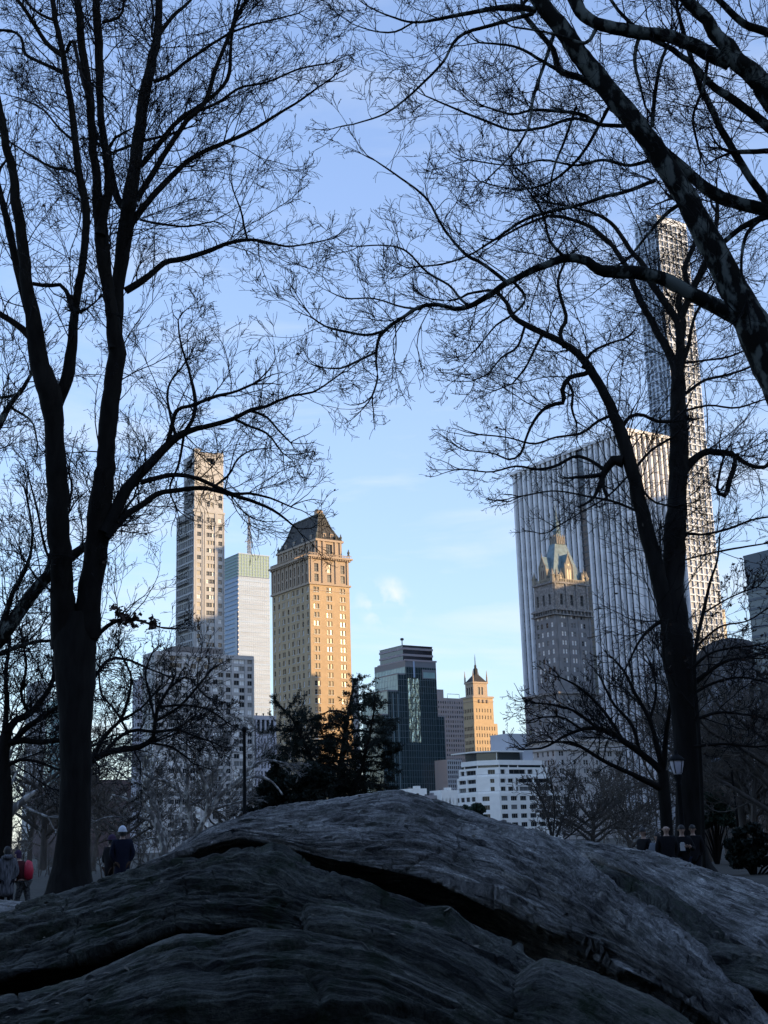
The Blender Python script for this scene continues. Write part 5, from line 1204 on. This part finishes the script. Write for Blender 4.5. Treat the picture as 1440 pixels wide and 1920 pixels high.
tt('pale_forked_tree', 'grey forked bare tree whose long limb reaches right past the tall dark post', [
 [(368,1585,12),(378,1545,11),(396,1518,10),(406,1498,9),(434,1474,8),(460,1460,7),(490,1457,6),(512,1468,4),(530,1490,3)], [(386,1530,8),(392,1495,8),(384,1468,7),(372,1442,6),(366,1415,4),(350,1395,3)], [(406,1498,6),(420,1450,5),(432,1415,4),(450,1385,3)],
 [(434,1474,5),(470,1440,4),(500,1425,4),(530,1430,3)], [(460,1460,4),(480,1420,3),(478,1390,3)], [(396,1518,5),(425,1510,4),(455,1500,3)], [(384,1468,4),(410,1430,4),(412,1400,3)]], 66, BARKG, TWIGG, dens=.55, l1=1.5, rmin=.010, seed=57, n2=7, n3=5, n4=2)
tt('small_dark_tree', 'lower dark bare tree with arching limbs just left of the tall forked tree', [
 [(1252,1640,26),(1251,1580,23),(1248,1520,22),(1245,1480,21),(1243,1445,18)], [(1246,1482,13),(1216,1466,11),(1182,1450,9),(1150,1436,8),(1120,1420,7),(1096,1405,6),(1070,1392,5),(1040,1392,3)],
 [(1244,1452,15),(1225,1430,13),(1200,1411,12),(1170,1391,11),(1148,1376,10),(1120,1366,8),(1090,1368,6),(1052,1384,5),(1020,1402,4),(985,1405,3)], [(1243,1445,13),(1232,1400,10),(1218,1350,8),(1192,1302,6),(1172,1262,5),(1150,1235,3)],
 [(1243,1440,12),(1248,1380,9),(1256,1325,7),(1262,1280,5),(1255,1240,4)], [(1170,1391,7),(1140,1345,6),(1110,1310,5),(1080,1285,4),(1050,1270,3)], [(1120,1366,6),(1080,1335,5),(1040,1322,4),(1005,1318,3)], [(1218,1350,6),(1230,1300,5),(1225,1255,4)],
 [(1200,1411,7),(1185,1360,6),(1150,1320,5),(1130,1280,4)], [(1090,1368,5),(1055,1345,4),(1015,1345,3)]], 45, BARK, TWIG, dens=.7, l1=1.7, rmin=.0085, seed=58, n2=6, n3=4, n4=2)
tt('slender_sapling', 'slender dark sapling rising just right of the tall forked trunk', [
 [(1322,1660,8),(1318,1560,7),(1314,1450,7),(1308,1350,7),(1302,1270,7),(1304,1215,7),(1318,1150,7),(1332,1090,5),(1345,1050,4),(1350,1000,3)], [(1300,1250,7),(1330,1225,5),(1370,1215,4),(1420,1210,3)], [(1300,1300,7),(1340,1280,5),(1390,1270,4),(1440,1280,3)], [(1302,1215,5),(1350,1175,4),(1400,1165,3),(1440,1140,3)], [(1318,1150,4),(1370,1120,3),(1420,1100,3)], [(1301,1350,7),(1350,1335,6),(1400,1340,4),(1450,1350,3)], [(1301,1330,6),(1270,1290,4),(1250,1250,3)], [(1302,1400,6),(1360,1395,5),(1420,1400,4),(1480,1390,3)]], 40, BARK, TWIG, dens=1.0, l1=2.1, rmin=.008, seed=59, n2=7, n3=4, n4=2, leaves=260)
tt('rock_edge_sapling', 'bushy bare shrub growing at the back of the rock, right of the white terrace building', [
 [(1036,1600,5),(1034,1570,5),(1030,1545,4),(1020,1510,4),(1005,1480,3)], [(1036,1590,4),(1050,1550,4),(1062,1515,3),(1068,1480,3)], [(1038,1590,4),(1075,1560,3),(1105,1535,3),(1130,1520,2)], [(1036,1575,4),(1040,1530,3),(1038,1490,3)]], 27, BARKM, TWIGM, dens=1.3, l1=1.1, rmin=.005, seed=60, n2=8, n3=5, n4=2, twigs_from=0, cat='shrub')
for i, (px_, Y_, tp, lab) in enumerate(((1330, 70, 1330, 'bare grey tree right of the tall forked trunk, thick with twigs'), (1400, 62, 1300, 'bare tree with a broad twiggy crown under the blue grey tower'), (1452, 56, 1290, 'bare tree cut by the right edge of the photo'),
        (225, 85, 1490, 'thin bare tree behind the couple'), (80, 75, 1420, 'thin dark tree between the left walkers and the great trunk'), (430, 95, 1505, 'small misty bare tree behind the tall dark post'), (1110, 90, 1500, 'low bare tree in front of the beige stone wing'), (1185, 100, 1505, 'low bare tree at the foot of the pier tower'))):
    r_ = np.random.default_rng(100+i); bp = 1580+1.55/Y_*2460; h = bp-tp; w_ = 900/Y_**.97
    lim = [[(px_,bp,w_),(px_+r_.normal(0,3),bp-h*.2,w_*.85),(px_+r_.normal(0,5),bp-h*.42,w_*.7),(px_+r_.normal(0,8),bp-h*.7,w_*.45),(px_+r_.normal(0,12),tp,w_*.2)]]
    for k in range(9):
        f = .28+.06*k; sx = (-1 if k%2 else 1)*h*r_.uniform(.25,.5); y_ = bp-h*f
        lim.append([(px_,y_,w_*.55),(px_+sx*.4,y_-h*.12,w_*.4),(px_+sx*.75,y_-h*.22,w_*.3),(px_+sx,y_-h*r_.uniform(.25,.45),w_*.18)])
    tt('bare_tree', lab, lim, Y_, BARKM, TWIGM, dens=.75*60/Y_, l1=2.6, rmin=.011*Y_/60, seed=200+i, n2=7, n3=5, n4=2, group='bare park trees beyond the rock')

# ---- evergreens
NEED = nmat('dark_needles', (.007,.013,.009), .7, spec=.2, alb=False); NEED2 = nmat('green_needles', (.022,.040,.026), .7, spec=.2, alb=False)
def evergreen(name, label, px_, Y_, stems, l1, seed, needles, mt):
    root, objs = traced_tree(name, label, stems, Y_, BARK, TWIG, dens=1.3, l1=l1, rmin=.010, drift=1.0, seed=seed, n2=7, n3=0, n4=0, levels=2, twigs_from=0, trop=-.02)
    tw = [o for o in root.children if o.name.startswith('twigs')][0]
    n = len(tw.data.vertices); co = np.empty(n*3, np.float32); tw.data.vertices.foreach_get('co', co); co = co.reshape(-1,3)
    i = TR.integers(0, n, needles); c = co[i]+TR.normal(0,.05,(needles,3))-np.array([0,0,.05]); leaf_cloud(root, c, .024, mt, 'needles', elong=4)
ced = [[(628,1560,14),(634,1480,12),(642,1410,9),(651,1350,7),(659,1305,4),(664,1283,2)], [(622,1540,10),(600,1480,9),(582,1420,7),(562,1375,6),(545,1345,4),(530,1328,2)], [(640,1530,9),(672,1460,7),(688,1400,6),(698,1350,4),(704,1318,2)]]
rc = np.random.default_rng(4)
for st_ in (0, 1, 2):
    q = ced[st_]; ys = np.arange(1325 if st_ == 0 else 1355, 1535, 13 if st_ == 0 else 19)
    for j, y_ in enumerate(ys):
        xx = np.interp(y_, [p_[1] for p_ in q[::-1]], [p_[0] for p_ in q[::-1]]); sgn = (-1 if j%2 else 1); ln_ = (22+(y_-1300)*.42)*rc.uniform(.75,1.2)*(1 if st_ == 0 else .8)
        if st_ == 2 and sgn > 0: ln_ *= .5
        if st_ != 2 and sgn < 0: ln_ *= 1.15
        ced.append([(xx,y_,4),(xx+sgn*ln_*.35,y_-ln_*.10,3.5),(xx+sgn*ln_*.7,y_-ln_*.10,3),(xx+sgn*ln_,y_-ln_*rc.uniform(-.1,.2),2)])
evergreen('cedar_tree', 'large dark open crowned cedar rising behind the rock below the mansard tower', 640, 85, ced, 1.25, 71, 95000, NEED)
def bush(name, label, px_, py0, py1, wpx, Y_, mt, n, seed, blobs=26, cat='shrub', s=.05):
    global TR
    TR = np.random.default_rng(seed); b0 = at(px_, py0, Y_); h = (py0-py1)/F*Y_; w_ = wpx/F*Y_/2
    root = empty(name, (b0.x, Y_, 0)); tag(root, label, cat)
    z0 = b0.z; cs = TR.normal(0,.42,(blobs,3)); cs = np.clip(cs,-1,1)*np.array([w_,w_*.8,h/2])+np.array([0,0,z0+h/2]); zr = (cs[:,2]-z0)/h; cs[:,0] *= 1.25-.8*zr
    k = TR.integers(0,blobs,n); c = cs[k]+unit(TR.normal(0,1,(n,3)))*(w_*.28*TR.random((n,1))**.4)*np.array([1,1,.7])
    t = MB()
    for i in range(blobs): t.tube([(0,0,-.2),(cs[i,0]*.4,cs[i,1]*.4,cs[i,2]*.5),tuple(cs[i])],[.06,.04,.01],BARK,4,False)
    t.build('stem', root); leaf_cloud(root, c, s, mt, 'foliage', elong=1.8)
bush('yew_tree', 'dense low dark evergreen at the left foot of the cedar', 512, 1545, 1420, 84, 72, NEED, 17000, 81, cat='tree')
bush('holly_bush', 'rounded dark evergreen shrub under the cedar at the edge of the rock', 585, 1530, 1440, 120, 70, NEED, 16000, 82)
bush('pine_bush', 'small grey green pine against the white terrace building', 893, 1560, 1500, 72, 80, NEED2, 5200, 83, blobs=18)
bush('rhododendron', 'green leafy evergreen shrub right of the forked trunk, above the white arrow', 1340, 1560, 1475, 86, 66, NEED2, 8000, 84)
bush('dark_hedge_bush', 'dark rounded shrub at the right edge in the twilight under the trees', 1415, 1640, 1560, 110, 48, NEED, 7000, 85)
# ---- woodland: the rest of the park as masses of bare twigs
def wood(name, spots, seed, twig, hr, per=90, levels=3, rb=.02):
    global TR
    TR = np.random.default_rng(seed); out = []
    s = np.array([(x,y,-.2) for x,y in spots]); n = len(s); ln = TR.uniform(*hr, n)
    P, Rr = grow(s, np.tile([0,0,1.],(n,1)), ln, ln*.02, 8, .06, .05, .2); out.append(tubes(P,Rr,5)); l = ln
    for k, (m_, a, lf, sg, cu) in enumerate(((14,50,.42,7,.14),(7,45,.45,5,.16),(6,42,.55,3,.16))[:levels]):
        S_, D_, L_, R_ = spawn(P, Rr, l, m_, .2 if k == 0 else .1, a, lf, .5); P, Rr = grow(S_, D_, L_, R_, sg, cu, .05, .4, rb); l = L_; out.append(tubes(P,Rr,3))
    V, Fq = merge(out); o = link(name, np_mesh(name, V, Fq, [twig], smooth=False)); tag(o, kind='stuff'); return o
r_ = np.random.default_rng(300)
sp_ = []
while len(sp_) < 90:
    y = r_.uniform(170, 430); px_ = r_.uniform(-150, 1600)
    if 480 < px_ < 930 and y < 250: continue
    if (230 < px_ < 480 and r_.random() < .7) or 820 < px_ < 1075: continue
    sp_.append(((px_-739)/2536*y, y))
wood('distant_woodland', sp_, 91, TWIGM, (3.2,6), rb=.02)
sp_ = [((r_.uniform(1330,1560)-739)/2536*y, y) for y in r_.uniform(60,130,26)]+[((r_.uniform(-140,200)-739)/2536*y, y) for y in r_.uniform(75,130,16)]
wood('undergrowth', sp_, 92, TWIGM, (6,10.5), rb=.012)
sp_ = [((r_.choice([r_.uniform(-100,480), r_.uniform(1290,1560)])-739)/2536*y, y) for y in r_.uniform(78,125,170)]
wood('brushwood', sp_, 93, TWIGM, (1.2,2.8), levels=2, rb=.008)
# unseen dense woods added round and behind the viewer to block low sky light
sp_ = []
for i in range(420):
    a = r_.uniform(rad(62), rad(298)); d = r_.uniform(18, 80); sp_.append((math.sin(a)*d, math.cos(a)*d))
def sky_block_grove(name, spots, seed, mt, n=300):
    global TR
    TR = np.random.default_rng(seed); s = np.array(spots); k = np.repeat(np.arange(len(s)), n); h = TR.uniform(15,25,len(s))[k]; t = TR.random(len(k))
    rr = (1-t)*.24*h+.6; a = TR.random(len(k))*6.283; q = TR.random(len(k))**.5
    c = np.stack([s[k,0]+np.cos(a)*rr*q, s[k,1]+np.sin(a)*rr*q, .5+t*h],1)
    a_ = unit(TR.normal(0,1,c.shape)); b_ = unit(np.cross(a_,TR.normal(0,1,c.shape))); z = .5
    V = np.stack([c-a_*z,c+b_*z,c+a_*z,c-b_*z],1).reshape(-1,3); o = link(name, np_mesh(name, V, np.arange(len(V)).reshape(-1,4), [mt], smooth=False)); tag(o, kind='stuff')
sky_block_grove('sky_blocking_woodland', sp_, 94, NEED)
# fallen leaves on the rock and the ground
def litter(name, n, seed, xr, yr):
    global TR
    TR = np.random.default_rng(seed); dg = bpy.context.evaluated_depsgraph_get(); pts = []
    for i in range(n):
        x, y = TR.uniform(*xr), TR.uniform(*yr)
        h, l, nn, _, ob, _ = sc.ray_cast(dg, Vector((x,y,4)), Vector((0,0,-1)), distance=6)
        if h and ob and (ob.name.startswith('rock') or ob.name == 'ground') and VN(5)(np.array([x*.9]),np.array([y*.9]))[0] > .45: pts.append((*l+nn*.012,))
    c = np.array(pts); m_ = len(c); a = TR.random(m_)*6.283; s = TR.uniform(.014,.034,(m_,1)); u = np.stack([np.cos(a),np.sin(a),TR.normal(0,.2,m_)],1); v = np.stack([-np.sin(a),np.cos(a),TR.normal(0,.25,m_)],1)*.7
    V = np.stack([c-u*s,c+v*s,c+u*s,c-v*s],1).reshape(-1,3)
    o = link(name, np_mesh(name, V, np.arange(m_*4).reshape(-1,4), [nmat('pale_fallen_leaf', (.12,.10,.07), .8, alb=False)], smooth=False)); tag(o, kind='stuff')
litter('fallen_leaves', 6000, 95, (-8,9), (7,24))
# ------------------------------------------------------------------ people
def skinned(name, joints, edges, mat, parent, sub=2):
    """one continuous surface grown round a skeleton: joints = {key: (x, y, z, rx[, ry])}"""
    keys = list(joints); me = bpy.data.meshes.new(name)
    me.from_pydata([joints[k][:3] for k in keys], [(keys.index(a), keys.index(b)) for a, b in edges], [])
    o = bpy.data.objects.new(name, me); COL.objects.link(o); o.modifiers.new('s', 'SKIN'); o.modifiers.new('u', 'SUBSURF').levels = sub
    for i, k in enumerate(keys):
        v = me.skin_vertices[0].data[i]; j = joints[k]; v.radius = (j[3], j[4] if len(j) > 4 else j[3]); v.use_root = (i == 0)
    dg = bpy.context.evaluated_depsgraph_get(); dg.update(); em = bpy.data.meshes.new_from_object(o.evaluated_get(dg))
    bpy.data.objects.remove(o); em.name = name; em.materials.clear(); em.materials.append(mat)
    for p in em.polygons: p.use_smooth = True
    r = link(name, em, parent); return r
SKINM = nmat('skin', (.42,.27,.20), .55, alb=False)
def cloth(nm, c, noise=None): return nmat(nm, c, .9, alb=False, spec=.2, noise=noise, bump=(14,.3,.01))
HAIR = nmat('dark_hair', (.012,.010,.009), .6, alb=False); SHOE = nmat('dark_shoe', (.012,.012,.013), .5, alb=False); EYE = nmat('eye', (.01,.01,.01), .2, alb=False)
def hand(parent, wrist, fwd, up_, s=1.0):
    f = Vector(fwd).normalized(); u = Vector(up_).normalized(); w_ = f.cross(u).normalized(); wr = Vector(wrist); b = MB()
    b.tube([wr-f*.01, wr+f*.04, wr+f*.085], [.026*s,.034*s,.03*s], SKINM, 8)
    for k, L_ in enumerate((.058,.070,.066,.052)):
        p = wr+f*.075+w_*(.028-.0185*k); b.tube([p, p+f*L_*.5-u*.004, p+f*L_*.8-u*.018, p+f*L_*.9-u*.034], [.0095,.009,.008,.006], SKINM, 6)
    p = wr+f*.025+w_*.03; b.tube([p, p+w_*.02+f*.02, p+w_*.028+f*.045-u*.01], [.011,.0105,.008], SKINM, 6)
    b.build('hand', parent, smooth=True)
def person(label, x, y, h, face, coat, coat_len, legs, hat=None, hair=HAIR, lean=0.0, arms=((.1,0,-.55),(-.1,0,-.55)), stride=.10, hood=False, bag=None, dz=0.0):
    """face = heading of the face, radians clockwise from away-from-camera; figure built looking along +Y"""
    k = h/1.75; root = empty('person', (x, y, ground_z(x, y)+dz), -face); tag(root, label, 'person')
    S = lambda *a: tuple(q*k for q in a); ly = lambda z: lean*max(0, z-.95)
    J = {'pelvis': S(0,0,.95,.14,.11), 'waist': S(0,ly(1.1),1.10,.125,.10), 'chest': S(0,ly(1.32),1.32,.155,.115), 'neckb': S(0,ly(1.46),1.46,.07,.07), 'neck': S(0,ly(1.53)+.005,1.53,.044,.05),
         'skull': S(0,ly(1.62)+.015,1.625,.086,.10), 'crown': S(0,ly(1.70)+.005,1.705,.066,.08)}
    E_ = [('pelvis','waist'),('waist','chest'),('chest','neckb'),('neckb','neck'),('neck','skull'),('skull','crown')]
    for s, st in ((-1, stride),(1,-stride)):
        n = 'l' if s < 0 else 'r'
        J['hip'+n] = S(.095*s,0,.88,.095); J['knee'+n] = S(.10*s,st*.6+.02,.49,.062); J['ank'+n] = S(.105*s,st-.02,.09,.042); J['toe'+n] = S(.12*s,st+.14,.035,.035,.028)
        E_ += [('pelvis','hip'+n),('hip'+n,'knee'+n),('knee'+n,'ank'+n),('ank'+n,'toe'+n)]
    AR = {}
    for s, a in ((-1, arms[0]), (1, arms[1])):
        n = 'l' if s < 0 else 'r'; sh_ = (.19*s, ly(1.41), 1.41)
        el = a[3:] if len(a) > 3 else (sh_[0]+.06*s, sh_[1]-.03, sh_[2]-.30); wr = (sh_[0]+a[0], sh_[1]+a[1], sh_[2]+a[2])
        J['sh'+n] = S(*sh_,.058); J['el'+n] = S(*el,.045); J['wr'+n] = S(*wr,.028); AR[n] = (el, wr)
        E_ += [('chest','sh'+n),('sh'+n,'el'+n),('el'+n,'wr'+n)]
    body = skinned('body', J, E_, SKINM, root)
    for n in 'lr':
        el, wr = AR[n]; f = Vector(wr)-Vector(el); hand(root, [q*k for q in wr], f, (0,-1,0) if abs(f.normalized().y) < .8 else (0,0,1), k)
    g = lambda key, d, d2=None: (*J[key][:3], J[key][3]+d*k, (J[key][4] if len(J[key]) > 4 else J[key][3])+(d if d2 is None else d2)*k)
    T = {q: g(q, .018) for q in ('pelvis','hipl','hipr','kneel','kneer')}; T['kl2'] = (*J['ankl'][:3], .055*k); T['kr2'] = (*J['ankr'][:3], .055*k)
    skinned('trousers', T, [('pelvis','hipl'),('pelvis','hipr'),('hipl','kneel'),('hipr','kneer'),('kneel','kl2'),('kneer','kr2')], legs, root)
    Cc = {'chest': g('chest',.045), 'waist': g('waist',.06), 'pelvis': g('pelvis',.06,.07), 'neckb': g('neckb',.035), 'shl': g('shl',.025), 'shr': g('shr',.025), 'ell': g('ell',.026), 'elr': g('elr',.026), 'wl': g('wrl',.022), 'wr': g('wrr',.022)}
    CE = [('chest','waist'),('waist','pelvis'),('chest','neckb'),('chest','shl'),('chest','shr'),('shl','ell'),('shr','elr'),('ell','wl'),('elr','wr')]
    if coat_len < .8:
        Cc['hem'] = (*S(0,0,max(coat_len+.08,.5)), .205*k, .18*k); CE.append(('pelvis','hem'))
    skinned('coat', Cc, CE, coat, root)
    for n in 'lr':
        b = MB(); j = J['ank'+n]; b.tube([(j[0],j[1]-.05*k,.05*k),(j[0],j[1]+.05*k,.05*k),(j[0]*1.05,j[1]+.17*k,.035*k),(j[0]*1.08,j[1]+.21*k,.03*k)],[.04*k,.052*k,.047*k,.02*k],SHOE,10); b.build('shoe', root, smooth=True)
    c = Vector(J['skull'][:3]); 
    f = MB()
    for s in (-1,1):
        f.lathe((c.x+s*.031*k, c.y+.088*k, c.z+.012*k), [(.001,-.008*k),(.011*k,0),(.001,.008*k)], EYE, 8)
        f.tube([c+Vector((s*.045*k,.083*k,.034*k)), c+Vector((s*.018*k,.096*k,.036*k))],[.004*k,.004*k],hair,5)
        f.tube([c+Vector((s*.082*k,-.01*k,-.02*k)), c+Vector((s*.09*k,-.012*k,.01*k)), c+Vector((s*.083*k,-.01*k,.03*k))],[.008*k,.013*k,.01*k],SKINM,6)
    f.tube([c+Vector((0,.088*k,.02*k)), c+Vector((0,.112*k,-.018*k)), c+Vector((0,.093*k,-.028*k))],[.008*k,.014*k,.010*k],SKINM,8)
    f.tube([c+Vector((-.024*k,.086*k,-.05*k)), c+Vector((0,.094*k,-.052*k)), c+Vector((.024*k,.086*k,-.05*k))],[.003*k,.006*k,.003*k],nmat('lips',(.25,.10,.08),.5,alb=False),6)
    f.build('face', root, smooth=True)
    def cap(nm, mt, r, z0, back=0.0):
        b = MB(); m_ = 12; n_ = 16; V0 = c+Vector((0,-.006*k,.03*k))
        rings = []
        for i in range(m_+1):
            a = math.pi/2*i/m_
            for q in range(n_):
                t = 2*math.pi*q/n_; dz = z0 if math.sin(t) > -.2 else z0-back
                rad_ = math.cos(a); zz = math.sin(a)*.115 if i else dz
                b.v.append((V0.x+math.cos(t)*.09*r*k*rad_*(1 if i else 1.02), V0.y+math.sin(t)*.108*r*k*rad_, V0.z+zz*r*k))
        mi = b.mi(mt)
        for i in range(m_):
            for q in range(n_): b.f.append((i*n_+q, i*n_+(q+1)%n_, (i+1)*n_+(q+1)%n_, (i+1)*n_+q)); b.m.append(mi)
        return b.build(nm, root, smooth=True)
    if hair: cap('hair', hair, 1.0, .0, .11)
    if hat:
        cap('hat', hat, 1.13, -.01, .0); b = MB(); q = c+Vector((0,-.006*k,.02*k)); pts = [(q.x+math.cos(t)*.1*k, q.y+math.sin(t)*.118*k, q.z) for t in np.linspace(0,2*math.pi,17)]
        b.tube(pts,[.017*k]*17,hat,6,False); b.build('hat_brim', root, smooth=True)
    if hood:
        b = MB(); q = c+Vector((0,-.07*k,-.14*k)); b.tube([q+Vector((-.13*k,.05*k,0)), q+Vector((-.07*k,-.05*k,.02*k)), q+Vector((0,-.08*k,.0)), q+Vector((.07*k,-.05*k,.02*k)), q+Vector((.13*k,.05*k,0))],[.03*k,.06*k,.075*k,.06*k,.03*k],coat,8); b.build('hood', root, smooth=True)
    if bag:
        b = MB(); z = 1.22*k; yy = (ly(1.25)-.22)*k
        b.tube([(0,yy,z-.24*k),(0,yy-.03*k,z-.2*k),(0,yy-.05*k,z),(0,yy-.03*k,z+.2*k),(0,yy+.02*k,z+.25*k)],[.04*k,.115*k,.125*k,.10*k,.04*k],bag,12)
        o = b.build('backpack', None, (x, y, root.location.z), -face, smooth=True); tag(o, 'bright red backpack on the back of the stooping walker at the left', 'backpack')
    return root
def spot(px_, Y_): p = at(px_, 1600, Y_); return p.x, Y_
blk = cloth('black_wool', (.008,.008,.010)); nav = cloth('navy_padded_nylon', (.008,.010,.022)); gry_c = cloth('grey_plaid_wool', (.11,.11,.12), (30,.7,(1,1,.2)))
mar_c = cloth('maroon_fleece', (.06,.012,.014)); jean = cloth('dark_denim', (.015,.020,.035)); red = nmat('red_nylon', (.55,.02,.05), .5, alb=False); wht_k = cloth('white_knit', (.62,.64,.68)); brn = cloth('brown_corduroy', (.05,.03,.02))
pur = cloth('purple_knit', (.05,.03,.06)); tan = cloth('light_grey_denim', (.16,.18,.21)); pale = cloth('pale_scarf', (.35,.34,.33)); plaid = cloth('black_white_check', (.07,.07,.07), (26,.9))
x, y = spot(14, 33.5); person('person in a long grey plaid hooded coat standing at the left edge of the photo', x, y, 1.72, rad(-25), gry_c, .42, blk, hood=True, stride=.06)
x, y = spot(46, 34); person('stooping person in maroon wearing a red backpack and checked trousers', x, y, 1.62, rad(-65), mar_c, .9, plaid, hair=pur, lean=.32, arms=((-.02,.30,-.42),(.02,.28,-.45)), bag=red, stride=.16)
x, y = spot(209, 32.5); person('person in a black coat and purple cap, left one of the couple', x, y, 1.63, rad(35), blk, .55, brn, hat=pur, arms=((-.05,.25,-.35),(.02,.05,-.52)), dz=.28)
x, y = spot(229, 31.5); person('person in a white knit hat and navy padded coat, right of the couple', x, y, 1.74, rad(-20), nav, .45, brn, hat=wht_k, dz=.36)
x, y = spot(1209, 36); person('dark haired person in black facing left, leftmost of the group by the forked trunk', x, y, 1.72, rad(-120), blk, .7, jean)
x, y = spot(1235, 35); person('shorter person in pale grey sleeves in the group by the forked trunk', x, y, 1.60, rad(-150), tan, .85, tan, arms=((-.02,.30,-.22,-.24,.05,1.15),(.0,.32,-.18,.24,.05,1.15)))
x, y = spot(1252, 34.5); person('bald headed person in a black coat facing the camera, by the forked trunk', x, y, 1.80, rad(178), blk, .6, blk, hair=None)
x, y = spot(1281, 35); person('person in black holding something pale at the chest, beside the lamp post', x, y, 1.76, rad(170), blk, .7, jean, arms=((.10,.30,-.20,-.26,.08,1.14),(-.10,.30,-.20,.26,.08,1.14)))
x, y = spot(1302, 38); person('person in black at the right end of the group, partly behind the others', x, y, 1.75, rad(-160), blk, .6, blk)
x, y = spot(1316, 66); person('tiny distant person in a pale top on the path right of the forked trunk', x, y, 1.75, rad(150), pale, .9, jean)
b = MB(); x, y = spot(1281, 34.66); z = ground_z(x,y)+1.22; b.box((-.06,-.02,-.09),(.06,.02,.09), nmat('white_paper_cup',(.6,.6,.6),.6,alb=False)); b.tube([(0,0,.09),(0,0,.12)],[.05,.045],MATS['white_paper_cup'],10)
tag(b.build('paper_bag', None, (x,y,z)), 'small pale packet held up by the person beside the lamp post', 'packet')

# ------------------------------------------------------------------ lamps, post, sign
iron = nmat('black_cast_iron', (.008,.009,.010), .7, alb=False, spec=.1); frost = nmat('frosted_lamp_glass', (.62,.60,.66), .3, alb=False, spec=.6)
p = at(1283, 1600, 38); root = empty('street_lamp', (p.x, 38, ground_z(p.x,38))); tag(root, 'old fashioned park lamp with a frosted glass lantern, in front of the forked trunk', 'street lamp')
zt = zat(p.x, 38, 1452)-root.location.z; sc_ = 38/2460
b = MB(); b.lathe((0,0,0), [(.26,0),(.26,.12),(.19,.2),(.17,.7),(.11,.85),(.085,1.1),(.07,zt-.35),(.10,zt-.3),(.07,zt-.22),(.13,zt-.06),(.13,zt)], iron, 12); b.build('post', root, smooth=True)
b = MB(); b.lathe((0,0,zt), [(.10,0),(.13,.05),(.185,.26),(.20,.38),(.17,.40)], frost, 10); b.build('lantern_glass', root)
b = MB()
for q in range(5):
    a = 2*math.pi*q/5+.3; b.tube([(math.cos(a)*.13,math.sin(a)*.13,zt+.03),(math.cos(a)*.21,math.sin(a)*.21,zt+.39)],[.012,.012],iron,5)
b.lathe((0,0,zt+.38), [(.23,0),(.24,.03),(.17,.10),(.08,.16),(.05,.2),(.06,.25),(.01,.34)], iron, 12); b.build('lantern_cap', root, smooth=True)
p = at(459, 1600, 52); root = empty('lamp_post', (p.x, 52, ground_z(p.x,52))); tag(root, 'tall plain dark post standing behind the left shoulder of the rock', 'post')
zt = zat(p.x,52,1372)-root.location.z; b = MB(); b.lathe((0,0,0), [(.12,0),(.12,.5),(.075,.6),(.06,zt)], iron, 10); b.build('post', root, smooth=True)
b = MB(); b.lathe((0,0,zt), [(.08,0),(.10,.05),(.10,.14),(.03,.2)], iron, 10); b.build('post_cap', root, smooth=True)
p = at(1388, 1600, 60); root = empty('street_lamp', (p.x, 60, ground_z(p.x,60))); tag(root, 'slim arched street lamp among the dark trees near the right edge', 'street lamp')
zt = zat(p.x,60,1440)-root.location.z; b = MB(); b.tube([(0,0,0),(0,0,zt*.6),(-.05,0,zt),(-.2,0,zt+.28),(-.45,0,zt+.38)],[.07,.055,.045,.04,.035],iron,8); b.build('post', root, smooth=True)
b = MB(); b.tube([(-.42,0,zt+.38),(-.6,0,zt+.37),(-.9,0,zt+.33)],[.05,.11,.05],tan,8); b.build('lamp_head', root, smooth=True)
p = at(1361, 1538, 68); root = empty('arrow_sign', (p.x, 68, 0)); tag(root, 'small sign with a white arrow pointing left, beside the green shrub', 'sign')
sw = nmat('sign_white', (.75,.75,.75), .5, alb=False); b = MB(); b.box((-.34,-.01,p.z-.18),(.34,.01,p.z+.18), iron); pl = b.build('sign_plate', root)
b = MB(); Z = p.z; b.poly([(-.30,-.016,Z-.03),(-.10,-.016,Z-.13),(-.10,-.016,Z-.035),(.28,-.016,Z+.02),(.28,-.016,Z+.09),(-.10,-.016,Z+.035),(-.10,-.016,Z+.12)], sw); b.build('arrow', root)
b = MB(); b.tube([(0,.03,-.3),(0,.03,p.z+.25)],[.025,.025],iron,8); b.build('post', root)
